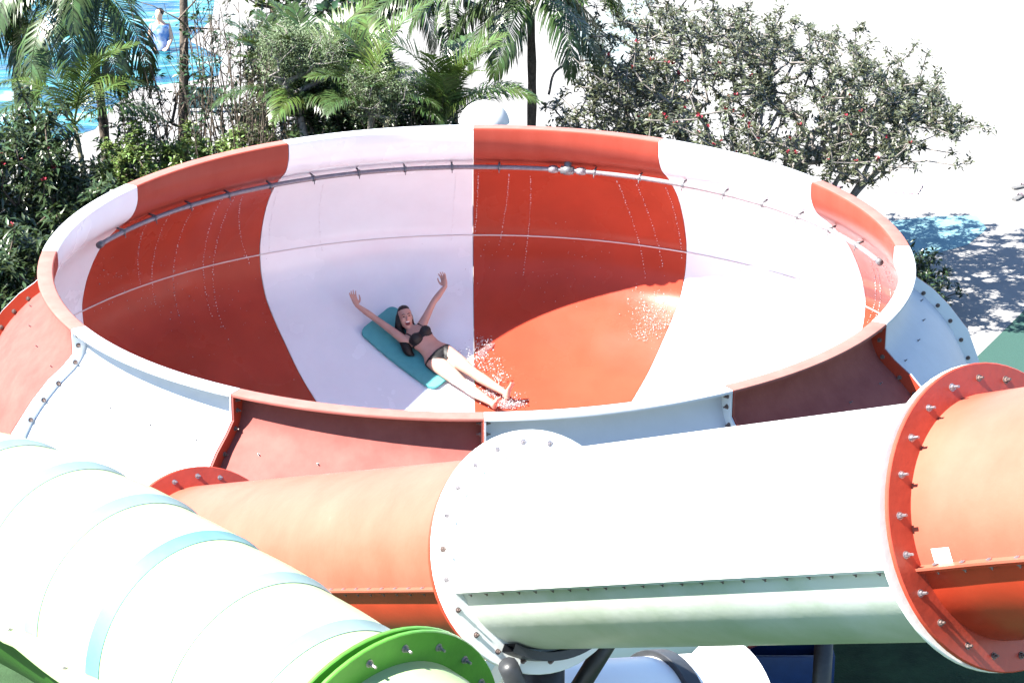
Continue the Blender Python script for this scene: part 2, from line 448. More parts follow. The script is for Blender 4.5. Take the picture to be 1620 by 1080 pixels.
bowl = empty('slide_bowl', (0, 0, GZ))
tag(bowl, 'giant round red and white striped fibreglass slide bowl with an open top', 'water slide')
FINP = [tuple(q) for q in FIN] + [(shell_r(z) - .006, z) for z in np.linspace(-1.58, -.05, 16)]
BOLT_RZ = [(4.345, -.07), (4.345, -.17), (4.385, -.33), (4.565, -.505), (4.72, -.64), (4.86, -.81), (4.985, -1.02), (5.07, -1.22), (5.13, -1.42)]
for k in range(12):
    red = k % 2 == 0
    a0 = R(30 * k) + AZ0 + .0009; a1 = R(30 * (k + 1)) + AZ0 - .0009
    v1, f1 = revolve(SECTION, a0, a1, 16)
    da = .018 / 4.7
    v2, f2 = plate(FINP, a0 + .0003, a0 + da); v3, f3 = plate(FINP, a1 - da, a1 - .0003)
    V, F = joinvf((v1, f1), (v2, f2), (v3, f3))
    me = bpy.data.meshes.new('upper_panel')
    me.from_pydata(V, [], F)
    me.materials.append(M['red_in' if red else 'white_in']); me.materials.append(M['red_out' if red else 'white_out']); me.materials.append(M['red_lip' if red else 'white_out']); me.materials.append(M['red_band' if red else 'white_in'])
    # weathered gelcoat outside and on the lip, wet gelcoat inside
    for p in me.polygons:
        c = p.center; rr = math.hypot(c.x, c.y)
        nr = (p.normal.x * c.x + p.normal.y * c.y) / rr
        inside = rr < shell_r(c.z) - .009 and not (c.z > -.03 and rr > 4.252)
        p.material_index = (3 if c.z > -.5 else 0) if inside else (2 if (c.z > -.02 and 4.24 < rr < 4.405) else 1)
    bm = bmesh.new(); bm.from_mesh(me); bmesh.ops.recalc_face_normals(bm, faces=bm.faces); bm.to_mesh(me); bm.free()
    me.shade_smooth(); me.set_sharp_from_angle(angle=R(32))
    up = link('upper_panel', me, bowl)
    if k in (6, 7, 8, 9, 10, 11, 5, 0):
        for side, aa, s in ((0, a0 + da, 1), (1, a1 - da, -1)):
            tdir = Vector((-math.sin(aa), math.cos(aa), 0)) * s
            for (r, z) in BOLT_RZ:
                put(BOLT_R, 'bolt', (r * math.cos(aa), r * math.sin(aa), z), tdir, up, random.random())
        for i in range(4):
            aa = a0 + R(4.2 + 7.2 * i)
            z = -.478; r = shell_r(z)
            nrm = Vector((math.cos(aa) * .75, math.sin(aa) * .75, .66))
            put(STUD, 'stud', (r * math.cos(aa) - nrm.x * .004, r * math.sin(aa) - nrm.y * .004, z), nrm, up)
    V, F = revolve(LSECT, a0, a1, 16)
    me = mesh('lower_panel', V, F, M['red_in' if red else 'white_in'])
    bm = bmesh.new(); bm.from_mesh(me); bmesh.ops.recalc_face_normals(bm, faces=bm.faces); bm.to_mesh(me); bm.free()
    me.shade_smooth(); me.set_sharp_from_angle(angle=R(32))
    link('lower_panel', me, bowl)
# bead of sealant in the joint between upper and lower shells
ang = np.linspace(0, 2 * math.pi, 181)
bead = [(np.stack([5.097 * np.cos(ang), 5.097 * np.sin(ang), np.full(181, -1.609)], 1), .0075)]
v, f = tubes(bead, 6, False)
link('sealant_bead', fastmesh('sealant_bead', v, f, M['seal'], True), bowl)
# steel legs that carry the bowl
for k in range(6):
    aa = R(60 * k + 15)
    p = np.array([[4.6 * math.cos(aa), 4.6 * math.sin(aa), GZ], [4.6 * math.cos(aa), 4.6 * math.sin(aa), -2.62]])
    v, f = tubes([(p, .09)], 12)
    link('leg', fastmesh('leg', v, f, M['black'], True), bowl)

# ------------------------------------------------------------------ spray pipe under the rim
PR, PZ = 4.375, -.515
pa = np.radians(np.linspace(13, 157.5, 97)) + AZ0
pipe = empty('spray_pipe', (0, 4.3, -.6))
tag(pipe, 'thin grey water pipe clipped round the inside of the bowl under its rim', 'pipe')
pts = np.stack([PR * np.cos(pa), PR * np.sin(pa), np.full(97, PZ)], 1)
v, f = tubes([(pts, .027)], 10)
link('tube', fastmesh('tube', v, f, M['pipe'], True), pipe)


def pipe_at(deg):
    t = R(deg) + AZ0
    return np.array([PR * math.cos(t), PR * math.sin(t), PZ]), np.array([-math.sin(t), math.cos(t), 0]), np.array([math.cos(t), math.sin(t), 0])


for dgr in list(np.arange(20, 76, 7.3)) + list(np.arange(86, 157, 7.3)):
    c, tg, rd = pipe_at(dgr)
    v, f = tubes([(np.array([c - tg * .018, c + tg * .014]), .035)], 10)
    v2, f2 = tubes([(np.array([c + rd * .0 + np.array([0, 0, .03]), c + rd * .075 + np.array([0, 0, .035])]), .012)], 6)
    v3, f3 = tubes([(np.array([c - rd * .03 + np.array([0, 0, -.02]), c - rd * .035 + np.array([0, 0, -.06])]), .006)], 6)
    V = np.concatenate([v, v2, v3]); F = np.concatenate([f, f2 + len(v), f3 + len(v) + len(v2)])
    link('clamp', fastmesh('clamp', V, F, M['clamp']), pipe)
for dgr, ln, rr, mm in ((75.4, .075, .058, 'clamp'), (73.2, .05, .048, 'pipe'), (77.6, .05, .048, 'pipe')):
    c, tg, rd = pipe_at(dgr)
    P = [c - tg * ln, c - tg * ln * .55, c - tg * ln * .5, c + tg * ln * .5, c + tg * ln * .55, c + tg * ln]
    v, f = tubes([(np.array(P), [rr * .85, rr * .85, rr, rr, rr * .85, rr * .85])], 12)
    nm = 'tee' if mm == 'clamp' else 'coupling'
    if nm == 'tee':
        v2, f2 = tubes([(np.array([c, c + rd * .06 + np.array([0, 0, .11])]), .045)], 10)
        v, f = np.concatenate([v, v2]), np.concatenate([f, f2 + len(v)])
    link(nm, fastmesh(nm, v, f, M[mm]), pipe)
for dgr in (157.7, 12.8):
    c, tg, rd = pipe_at(dgr)
    v, f = tubes([(np.array([c - tg * .03, c + tg * .025]), .038)], 12)
    link('end_cap', fastmesh('end_cap', v, f, M['clamp']), pipe)

# ------------------------------------------------------------------ trickles of water drops down the wall
PROF = np.concatenate([W_IN, L_IN])
ZS, RS = PROF[::-1, 1], PROF[::-1, 0]


def wall(deg, z, inset=.004):
    t = R(deg) + AZ0; r = float(np.interp(z, ZS, RS)) - inset
    return np.array([r * math.cos(t), r * math.sin(t), z])


tr = []
for (d0, z0, d1, z1) in [(89.2, -.66, 89.7, -1.6), (84.8, -.69, 86.4, -1.75), (81.7, -.73, 83.0, -2.1), (68.8, -.68, 65.6, -2.0), (65.9, -.69, 63.3, -1.85), (61.3, -.7, 60.6, -1.7),
                         (141.7, -.62, 139, -1.6), (137.5, -.62, 137, -1.9), (133.2, -.65, 133.8, -2.1), (128.5, -.65, 128.9, -2.2), (126.3, -.67, 128, -2.3), (124.9, -.68, 121.6, -1.7),
                         (119, -.7, 118.6, -1.6), (112, -.7, 111, -1.7), (92.5, -.68, 93, -1.7), (54, -.7, 51, -1.9), (47, -.7, 44, -2.1), (40, -.7, 38, -2.0), (35, -.7, 33, -2.0),
                         (25.5, -.75, 29.2, -1.8), (24.5, -.75, 28.2, -1.8), (22.5, -.85, 25.3, -1.7), (21.5, -.85, 24.5, -1.7)]:
    k = int(30 * abs(z1 - z0))
    for i in range(k):
        s = (i + random.random() * .6) / k
        p = wall(d0 + (d1 - d0) * s ** 1.3 + random.gauss(0, .04), z0 + (z1 - z0) * s, .006)
        tr.append((p, random.uniform(.003, .0075)))
v, f = blobs([q[0] for q in tr], [q[1] for q in tr])
tag(link('water_trickle', fastmesh('water_trickle', v, f, M['drop'], True)), 'rows of water drops running down the bowl wall below the pipe', 'water', kind='stuff')


def bowl_hit(px, py):
    v = ray(px, py); t = np.linspace(20, 40, 8000); Q = CAM + t[:, None] * v
    g = np.interp(Q[:, 2], ZS, RS) - np.hypot(Q[:, 0], Q[:, 1])
    s = np.where((g[:-1] > 0) & (g[1:] <= 0) & (Q[1:, 2] < -.1))[0]
    return Q[s[-1]]


def bowl_normal(p):
    rr = math.hypot(p[0], p[1]); rad = np.array([p[0] / rr, p[1] / rr, 0]); e = .03
    dr = (np.interp(p[2] + e, ZS, RS) - np.interp(p[2] - e, ZS, RS)) / (2 * e)
    tan = norm(rad * dr + np.array([0, 0, 1])); az = np.array([-rad[1], rad[0], 0])
    nn = norm(np.cross(tan, az)); return nn if nn @ rad < 0 else -nn


# ------------------------------------------------------------------ tube slides
def spline(P, k=14):
    return np.array(smoothprof3(P, k))


def smoothprof3(p, k):
    p = np.array(p, float); out = []
    pa_ = np.vstack([2 * p[0] - p[1], p, 2 * p[-1] - p[-2]])
    for i in range(1, len(pa_) - 2):
        p0, p1, p2, p3 = pa_[i - 1:i + 3]
        for j in range(k):
            t = j / k
            out.append(.5 * (2 * p1 + (p2 - p0) * t + (2 * p0 - 5 * p1 + 4 * p2 - p3) * t * t + (3 * p1 - p0 - 3 * p2 + p3) * t ** 3))
    out.append(p[-1]); return out


def frames(path, roll):
    tg = np.gradient(path, axis=0); tg /= np.linalg.norm(tg, axis=1)[:, None]
    H = []; U = []
    for t in tg:
        h = norm(np.cross([0, 0, 1], t)); u = np.cross(t, h)      # h points left of travel
        H.append(math.cos(roll) * h - math.sin(roll) * u); U.append(math.sin(roll) * h + math.cos(roll) * u)
    return tg, np.array(H), np.array(U)


def shell(path, rad, fr, p0, p1, n, thick=.012):
    """part of a tube wall between angles p0..p1 (0 = along h, 90 = up) with thickness"""
    tg, H, U = fr; V = []; F = []
    th = np.radians(np.linspace(p0, p1, n + 1)); k = n + 1
    for lay in (0, -thick):
        for i in range(len(path)):
            for a in th:
                V.append(path[i] + (rad[i] + lay) * (math.cos(a) * H[i] + math.sin(a) * U[i]))
    L = len(path) * k
    for i in range(len(path) - 1):
        for j in range(n):
            q = i * k + j
            F.append((q, q + 1, q + k + 1, q + k)); F.append((L + q, L + q + k, L + q + k + 1, L + q + 1))
    for i in range(len(path) - 1):
        for j in (0, n):
            q = i * k + j; F.append((q, q + k, L + q + k, L + q))
    for i in (0, len(path) - 1):
        for j in range(n):
            q = i * k + j; F.append((q, L + q, L + q + 1, q + 1))
    return V, F


def lip(path, rad, fr, side, w0, w1, z0, z1):
    """bolting strip along the seam: side = +1 (along h) or -1"""
    tg, H, U = fr; V = []; F = []
    for i in range(len(path)):
        for (w, z) in ((w0, z0), (w1, z0), (w1, z1), (w0, z1)):
            V.append(path[i] + side * H[i] * (rad[i] + w) + U[i] * z)
    for i in range(len(path) - 1):
        for j in range(4):
            F.append((i * 4 + j, i * 4 + (j + 1) % 4, i * 4 + 4 + (j + 1) % 4, i * 4 + 4 + j))
    F.append((0, 1, 2, 3)); q = 4 * len(path) - 4; F.append((q + 3, q + 2, q + 1, q))
    return V, F


def ring(c, t, h, u, r0, r1, x0, x1, n=64):
    V = []; F = []
    for a in np.linspace(0, 2 * math.pi, n, endpoint=False):
        e = math.cos(a) * h + math.sin(a) * u
        for (r, x) in ((r0, x0), (r1 - .004, x0), (r1, x0 + .004), (r1, x1 - .004), (r1 - .004, x1), (r0, x1)):
            V.append(c + e * r + t * x)
    for i in range(n):
        j = (i + 1) % n
        for q in range(6):
            p = (q + 1) % 6; F.append((i * 6 + q, i * 6 + p, j * 6 + p, j * 6 + q))
    return V, F


def recalc(me, smooth=35):
    bm = bmesh.new(); bm.from_mesh(me); bmesh.ops.recalc_face_normals(bm, faces=bm.faces); bm.to_mesh(me); bm.free()
    me.shade_smooth(); me.set_sharp_from_angle(angle=R(smooth)); return me


def section(root, path, r, roll, m_top, m_low, flange_r=.6, near=True, far=True, m_ring=None, boltmesh=None, nb=24, rads=None,
            phase=0.0, gap=.0, seam_step=.14, lw=.030, ns=0.0, ue=.006):
    path = np.array(path); fr = frames(path, roll); rad = np.full(len(path), r) if rads is None else np.array(rads)
    rlow = np.full(len(path), r - .002)
    V, F = joinvf(shell(path, rad, fr, .6, 179.4, 40), lip(path, rad, fr, 1, -.006, lw + ue, .002, .012), lip(path, rad, fr, -1, -.006, lw + ue, .002, .012))
    top = link('upper_shell', recalc(mesh('upper_shell', V, F, m_top)), root)
    V, F = joinvf(shell(path, rlow, fr, 180.6, 359.4, 40), lip(path, rlow, fr, 1, -.006, lw, -.011, -.001), lip(path, rlow, fr, -1, -.006, lw, -.011, -.001))
    low = link('lower_shell', recalc(mesh('lower_shell', V, F, m_low)), root)
    tg, H, U = fr
    # seam bolts on the camera's side
    acc = .12; tot = 0
    for i in range(1, len(path)):
        seg = np.linalg.norm(path[i] - path[i - 1]); tot += seg
        while acc < tot - .05:
            s = 1 - (tot - acc) / seg
            p = path[i - 1] * (1 - s) + path[i] * s + H[i] * -1 * (rad[i] + lw * .5)
            put(BOLT_T, 'bolt', p + U[i] * .012, U[i], top); put(BOLT_S, 'bolt', p - U[i] * .011, -U[i], low)
            acc += seam_step
    for end, on in ((0, far), (-1, near)):
        if not on: continue
        t, h, u = tg[end], H[end], U[end]
        x0, x1 = (.0015, .022) if end == 0 else (-.022, -.0015)
        V, F = ring(path[end], t, h, u, r - .02, flange_r - (ns if end else 0), x0, x1)
        fl = link('flange', recalc(mesh('flange', V, F, m_ring)), root)
        if end == 0:
            for q in range(nb):
                a = 2 * math.pi * (q + .5) / nb + phase + random.uniform(-.012, .012)
                e = math.cos(a) * h + math.sin(a) * u
                put(boltmesh if (math.sin(a) > -.2 and random.random() > .15) else BOLT_R, 'bolt', path[end] + e * (r + (flange_r - r) * .5) + t * x1, t, fl, a + random.random(), random.uniform(.6, .68))
    return top, low


T0 = atd(322, 890, 16.0); T1 = atd(845, 872, 12.66); T2 = atd(1575, 817, 9.97)
dirT = norm(T2 - T1)
slide = empty('tube_slide', tuple(T1 - np.array([0, 0, .6])))
tag(slide, 'fat white and orange enclosed tube slide with bolted round flanges crossing the foreground', 'water slide')
TROLL = R(-8)
Tm = T0 - norm(T1 - T0) * 4.2 + np.array([-.4, .6, -.1])
section(slide, spline([Tm, T0 - norm(T1 - T0) * 2, T0], 10), .48, TROLL, M['orange'], M['red_low'], m_ring=M['red_ring'], far=False, boltmesh=BOLT_L)
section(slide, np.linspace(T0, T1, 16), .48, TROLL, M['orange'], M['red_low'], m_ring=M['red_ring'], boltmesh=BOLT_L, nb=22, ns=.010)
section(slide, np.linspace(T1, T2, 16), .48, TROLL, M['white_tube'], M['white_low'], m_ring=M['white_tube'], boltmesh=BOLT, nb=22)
T3 = T2 + dirT * 1.6 + np.array([.15, 0, .05]); T4 = T2 + dirT * 3.4 + np.array([.7, .2, .1])
section(slide, spline([T2, T3, T4], 10), .48, TROLL, M['orange'], M['red_low'], m_ring=M['red_ring'], near=False, boltmesh=BOLT_L, nb=22)
# paper stickers beside the red flange
tgv, Hv, Uv = frames(np.array([T2, T3]), TROLL)


def sticker(ang, along, w, hgt, m, c0=None, r=.483):
    c0 = T2 if c0 is None else c0
    V = []; F = []
    for i in range(5):
        for j in range(5):
            a = R(ang) + (i / 4 - .5) * hgt / r; x = along + (j / 4 - .5) * w
            for dr in (0, .002):
                V.append(c0 + tgv[0] * x + (r + dr) * (math.cos(a) * Hv[0] + math.sin(a) * Uv[0]))
    for i in range(4):
        for j in range(4):
            q = (i * 5 + j) * 2
            F.append((q + 1, q + 3, q + 13, q + 11))
    link('sticker', mesh('sticker', V, F, m), slide)


M['paper'] = mat('paper_label', (0.72, 0.74, 0.66), 0.7, var=.1, scale=40)
sticker(174.5, .14, .09, .06, M['paper'])
sticker(189, .13, .10, .05, M['paper'], r=.472)

# ---- lime tube slide in the near left corner
gslide = empty('tube_slide', tuple(atd(300, 1200, 10.5)))
tag(gslide, 'pale ribbed tube slide with a green bolted flange in the lower left corner', 'water slide')
Ga, G0, Gm, G1 = atd(-560, 700, 13.9), atd(-5, 857, 11.5), atd(304, 1022, 10.45), atd(598, 1228, 9.6)
gp = spline([Ga, G0, Gm, G1], 90)
sl_ = np.concatenate([[0], np.cumsum(np.linalg.norm(np.diff(gp, axis=0), axis=1))])
tot = sl_[-1]; PIT = .455
# resample so that every rib gets its edge
ss = []
kk = int(tot / PIT) + 1
for i in range(kk + 1):
    b0 = tot - .36 - (kk - i) * PIT
    for o in (0, .006, .05, .075, .12, .17, .23, .30, .37, .449):
        if 0 <= b0 + o < tot - .01: ss.append((b0 + o, o))
ss = [(0, .3)] + ss + [(tot, .3)]
sv = np.array([q[0] for q in ss]); ov = np.array([q[1] for q in ss])
gpath = np.stack([np.interp(sv, sl_, gp[:, i]) for i in range(3)], 1)
grad = .48 - np.interp(ov, [0, .006, .05, .075, .12, .17, .23, .30, .37, .449], [0, .002, .012, .0125, .010, .007, .004, .001, 0, 0])
GROLL = R(1)
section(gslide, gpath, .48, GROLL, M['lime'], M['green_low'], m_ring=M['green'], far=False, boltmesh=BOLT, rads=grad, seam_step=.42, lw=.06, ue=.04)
dG = norm(G1 - Gm)
g2 = spline([G1, G1 + dG * .8 + np.array([.05, 0, -.03]), G1 + dG * 2.4 + np.array([.4, 0, -.2])], 40)
s2 = np.concatenate([[0], np.cumsum(np.linalg.norm(np.diff(g2, axis=0), axis=1))])
o2 = (s2 + .36) % PIT
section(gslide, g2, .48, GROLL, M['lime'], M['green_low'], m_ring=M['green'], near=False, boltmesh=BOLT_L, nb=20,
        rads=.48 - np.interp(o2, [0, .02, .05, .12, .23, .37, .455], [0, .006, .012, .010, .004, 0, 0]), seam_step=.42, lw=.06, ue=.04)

# ---- lower white tube glimpsed under the big one
lslide = empty('tube_slide', tuple(atd(1000, 1230, 14.6)))
tag(lslide, 'pale tube slide passing low beneath the big white tube, only its top showing', 'water slide')
La, Lb = atd(830, 1172, 13.9), atd(1150, 1148, 14.6)
section(lslide, np.linspace(La, Lb, 8), .42, 0, M['white_tube'], M['white_low'], flange_r=.5, m_ring=M['white_tube'], boltmesh=BOLT_R, nb=18)
v, f = ring(La * .35 + Lb * .65, norm(Lb - La), *[q[0] for q in frames(np.array([La, Lb]), 0)[1:]], .41, .455, -.05, .05)
link('clamp_band', recalc(mesh('clamp_band', v, f, M['black'])), lslide)
c0 = Lb
v, f = ring(c0, norm(Lb - La), *[q[0] for q in frames(np.array([La, Lb]), 0)[1:]], .01, .40, -.01, .0)
link('end_plate', recalc(mesh('end_plate', v, f, M['black'])), lslide)

# ---- steel column and saddle carrying the white tube
colm = empty('support_column', (T1[0] + .25, T1[1] - .3, GZ))
tag(colm, 'black steel support column with a curved saddle under the white tube flange', 'column')
tq = norm(T2 - T1); fr = frames(np.array([T1, T2]), TROLL)
V = []; F = []
ths = np.radians(np.linspace(222, 325, 25))
c0 = T1 + tq * .085
for a in ths:
    e = math.cos(a) * fr[1][0] + math.sin(a) * fr[2][0]
    for (r, x) in ((.492, -.05), (.492, .05), (.535, .05), (.535, -.05)): V.append(c0 + e * r + tq * x)
for i in range(24):
    for j in range(4): F.append((i * 4 + j, i * 4 + (j + 1) % 4, i * 4 + 4 + (j + 1) % 4, i * 4 + 4 + j))
link('saddle', recalc(mesh('saddle', V, F, M['black'])), colm)
base = np.array([c0[0], c0[1], GZ])
v, f = tubes([(np.array([base, c0 - np.array([0, 0, .50])]), .11)], 16)
link('post', fastmesh('post', v, f, M['black'], True), colm)
v, f = tubes([(np.array([c0 - np.array([0, 0, 1.1]), c0 + fr[1][0] * .42 - fr[2][0] * .42]), .05), (np.array([c0 - np.array([0, 0, 1.1]), c0 - fr[1][0] * .42 - fr[2][0] * .42]), .05)], 10)
link('brace', fastmesh('brace', v, f, M['black'], True), colm)
v, f = box_vf(base[0] - .3, base[0] + .3, base[1] - .3, base[1] + .3, GZ, GZ + .03)
link('base_plate', mesh('base_plate', v, f, M['black']), colm)
# column for the lime tube, hidden below the frame's edge but holding it up
colg = empty('support_column', (Gm[0], Gm[1], GZ)); tag(colg, 'black steel post under the pale ribbed tube', 'column')
v, f = tubes([(np.array([[Gm[0], Gm[1], GZ], [Gm[0], Gm[1], Gm[2] - .46]]), .11)], 16); link('post', fastmesh('post', v, f, M['black'], True), colg)
v, f = box_vf(Gm[0] - .3, Gm[0] + .3, Gm[1] - .3, Gm[1] + .3, GZ, GZ + .03); link('base_plate', mesh('base_plate', v, f, M['black']), colg)

# ---- blue open crate on the shaded turf
cb = atz(1262, 1105)
crate = empty('crate', (cb[0], cb[1], GZ)); tag(crate, 'blue plastic open crate in the dark shade under the bowl', 'crate')
x0, x1, y0, y1 = cb[0] - .55, cb[0] + .35, cb[1] - .1, cb[1] + .5
for nm, bx in (('side', (x0, x0 + .05, y0, y1, GZ + .01, GZ + .55)), ('side', (x1 - .05, x1, y0, y1, GZ + .01, GZ + .55)),
               ('side', (x0 + .05, x1 - .05, y0, y0 + .05, GZ + .01, GZ + .54)), ('side', (x0 + .05, x1 - .05, y1 - .05, y1, GZ + .01, GZ + .54)),
               ('floor', (x0 + .05, x1 - .05, y0 + .05, y1 - .05, GZ + .01, GZ + .04))):
    v, f = box_vf(*bx); link(nm, bevel_mesh(nm, v, f, M['blue'], .01), crate)

# ------------------------------------------------------------------ the mat
def mat_mesh():
    a = bowl_hit(567, 527); b_ = bowl_hit(620, 484); c_ = bowl_hit(672, 602)
    n = bowl_normal((b_ + c_) / 2)
    ex = norm(b_ - a); wid = np.linalg.norm(b_ - a); ey = c_ - a; ey = norm(ey - ex * (ey @ ex)); ln = 1.22
    ex = norm(ex); k1, k2 = 14, 28
    V = []; F = []
    rad = .09

    def inset(s):   # rounded corners
        d0 = min(s, ln - s)
        return rad - math.sqrt(max(0, rad * rad - (rad - d0) ** 2)) if d0 < rad else 0
    rows = [0, .012, .03, .06] + list(np.linspace(.09, ln - .09, k2)) + [ln - .06, ln - .03, ln - .012, ln]
    for s in rows:
        ins = inset(s)
        for j in range(k1 + 1):
            w = ins + (wid - 2 * ins) * j / k1
            p = a + ex * w + ey * s
            # drape onto the bowl: slide along the normal until on the shell
            best = None
            for dn in np.linspace(-.35, .35, 141):
                q = p + n * dn
                if math.hypot(q[0], q[1]) <= np.interp(q[2], ZS, RS): best = q; break
            V.append(best if best is not None else p)
    V = np.array(V); nr = np.array([bowl_normal(q) for q in V])
    lo = V + nr * .006; hi = V + nr * .045
    K = len(V); VV = np.concatenate([lo, hi]); c = k1 + 1; Rn = len(rows)
    for i in range(Rn - 1):
        for j in range(k1):
            q = i * c + j
            F.append((q, q + c, q + c + 1, q + 1)); F.append((K + q, K + q + 1, K + q + c + 1, K + q + c))
    for i in range(Rn - 1):
        for j in (0, k1): q = i * c + j; F.append((q, q + c, K + q + c, K + q))
    for i in (0, Rn - 1):
        for j in range(k1): q = i * c + j; F.append((q, q + 1, K + q + 1, K + q))
    me = recalc(mesh('foam_mat', VV, F, M['teal']), 50); return me


mo = link('foam_mat', mat_mesh())
tag(mo, 'teal foam sliding mat with rounded corners under the lying woman', 'mat')


# ------------------------------------------------------------------ people
def lathe_chain(secs, n=16):
    """secs: list of (center, axisA, a, axisB, b) -> closed tube with rounded ends"""
    V = []; F = []
    for c, A, a, B, b_ in secs:
        for i in range(n):
            t = 2 * math.pi * i / n
            V.append(c + A * (a * math.cos(t)) + B * (b_ * math.sin(t)))
    k = len(secs)
    for i in range(k - 1):
        for j in range(n):
            q = i * n + j; p = i * n + (j + 1) % n
            F.append((q, p, p + n, q + n))
    F.append(tuple(range(n))[::-1]); F.append(tuple((k - 1) * n + j for j in range(n)))
    return V, F


def limb(P, rads, sub=5, n=14):
    P = np.array(P, float); Q = np.array(smoothprof3(np.column_stack([P, rads]), sub))
    pts, rr = Q[:, :3], Q[:, 3]
    tg = np.gradient(pts, axis=0); tg /= np.linalg.norm(tg, axis=1)[:, None]
    secs = []
    ref = norm(np.cross(tg[0], [0.3, .2, 1]))

    def cap(c, t, r, sgn):
        out = []
        for a in (80, 60, 40, 20):
            out.append((c + sgn * t * r * math.sin(R(a)), r * math.cos(R(a))))
        return out
    rows = [(c, r) for c, r in cap(pts[0], tg[0], rr[0], -1)] + [(pts[i], rr[i]) for i in range(len(pts))] + [(c, r) for c, r in cap(pts[-1], tg[-1], rr[-1], 1)[::-1]]
    tt = [tg[0]] * 4 + list(tg) + [tg[-1]] * 4
    for (c, r), t in zip(rows, tt):
        ref = norm(ref - t * (ref @ t)); o = np.cross(t, ref)
        secs.append((c, ref, r, o, r))
    return lathe_chain(secs, n)


def ellip(c, A, a, B, b_, Cx, cc):
    v, f = ICO2
    return [tuple(c + A * (a * q[0]) + B * (b_ * q[1]) + Cx * (cc * q[2])) for q in v], [tuple(i) for i in f]


def fuse(name, vfs, voxel, m, smooth=4, decim=None):
    V, F = joinvf(*vfs)
    me = bpy.data.meshes.new(name); me.from_pydata(V, [], F)
    bm = bmesh.new(); bm.from_mesh(me); bmesh.ops.recalc_face_normals(bm, faces=bm.faces); bm.to_mesh(me); bm.free()
    o = bpy.data.objects.new(name, me); COL.objects.link(o)
    r = o.modifiers.new('r', 'REMESH'); r.mode = 'VOXEL'; r.voxel_size = voxel
    if smooth: s = o.modifiers.new('s', 'SMOOTH'); s.factor = .5; s.iterations = smooth
    if decim: d = o.modifiers.new('d', 'DECIMATE'); d.ratio = decim
    dg = bpy.context.evaluated_depsgraph_get(); dg.update()
    out = bpy.data.meshes.new_from_object(o.evaluated_get(dg))
    bpy.data.objects.remove(o); out.name = name
    out.materials.clear(); out.materials.append(m); out.shade_smooth()
    return out


def hand(wr, tip, side, palm_n, k=1.0, spread=1.0):
    """palm and five fingers; wr wrist, tip middle fingertip, side = direction of the thumb"""
    ax = norm(tip - wr); sd = norm(side - ax * (side @ ax)); nn = norm(palm_n - ax * (palm_n @ ax)); sd = norm(np.cross(ax, nn)) * (1 if np.cross(ax, nn) @ sd > 0 else -1)
    L = np.linalg.norm(tip - wr); pl = L * .50
    out = []
    secs = [(wr + ax * pl * s, sd, w * k, nn, h * k) for s, w, h in ((-.12, .024, .022), (.05, .027, .022), (.35, .038, .021), (.75, .043, .019), (1.0, .040, .015), (1.05, .030, .008))]
    out.append(lathe_chain(secs, 14))
    for i, (o, ln, sp) in enumerate(((.032, .86, .16), (.011, 1.0, .04), (-.011, .94, -.06), (-.031, .76, -.18))):
        b0 = wr + ax * pl * .93 + sd * o * k
        dr = norm(ax + sd * sp * spread)
        fl = (L - pl) * ln
        p1 = b0 + dr * fl * .45; p2 = b0 + dr * fl * .78 + nn * .006 * k; p3 = b0 + dr * fl + nn * .016 * k
        out.append(limb([b0, p1, p2, p3], [.0098 * k, .0094 * k, .0088 * k, .0074 * k], 3, 10))
    tb = wr + ax * pl * .28 + sd * .026 * k
    out.append(limb([tb, tb + (ax * .45 + sd * .75) * .034 * k + nn * .008, tb + (ax * .75 + sd * .62) * .066 * k + nn * .012, tb + (ax * .95 + sd * .5) * .09 * k + nn * .012], [.015 * k, .0125 * k, .0105 * k, .0085 * k], 3, 10))
    return out


A_ = lambda *q: np.array(q, float)
pel = A_(-.496, 3.955, -2.745); neck = A_(-.838, 4.205, -2.490)
Sx = norm(neck - pel); Fr = norm(A_(.10, -.62, .80)); Fr = norm(Fr - Sx * (Fr @ Sx)); Lx = norm(np.cross(Sx, Fr))
if Lx @ A_(.75, .55, .3) < 0: Lx = -Lx
tl = np.linalg.norm(neck - pel)


def T(s, l, f): return pel + Sx * (s * tl) + Lx * l + Fr * f


shR, shL = T(.86, -.158, -.005), T(.90, .150, .0)
elR, wrR, tpR = A_(-1.266, 4.262, -2.378), A_(-1.481, 4.300, -2.228), A_(-1.552, 4.405, -2.073)
elL, wrL, tpL = A_(-.567, 4.440, -2.240), A_(-.423, 4.550, -2.075), A_(-.468, 4.615, -1.905)
hpR, hpL = T(-.02, -.088, -.005), T(-.02, .088, -.005)
knR, anR, heR, toR = A_(-.190, 3.520, -2.935), A_(.135, 3.285, -3.070), A_(.168, 3.262, -3.105), A_(.222, 3.165, -2.965)
knL, anL, heL, toL = A_(-.080, 3.690, -2.855), A_(.290, 3.425, -2.998), A_(.318, 3.398, -3.048), A_(.382, 3.385, -2.865)
parts = []
parts.append(lathe_chain([(T(s, 0, fo), Lx, a, Fr, b_) for s, a, b_, fo in (
    (-.24, .05, .05, -.02), (-.20, .10, .075, -.02), (-.10, .168, .110, -.012), (.0, .188, .116, -.006), (.10, .180, .106, 0), (.22, .150, .095, .004), (.34, .136, .088, .006),
    (.46, .138, .092, .006), (.58, .150, .100, .006), (.70, .160, .102, .004), (.80, .166, .094, 0), (.88, .155, .076, -.006), (.95, .11, .06, -.008), (1.0, .07, .052, -.004), (1.06, .05, .046, 0))], 24))
parts.append(ellip(T(.66, -.078, .085), Lx, .068, Sx, .066, Fr, .058)); parts.append(ellip(T(.66, .078, .085), Lx, .068, Sx, .066, Fr, .058))
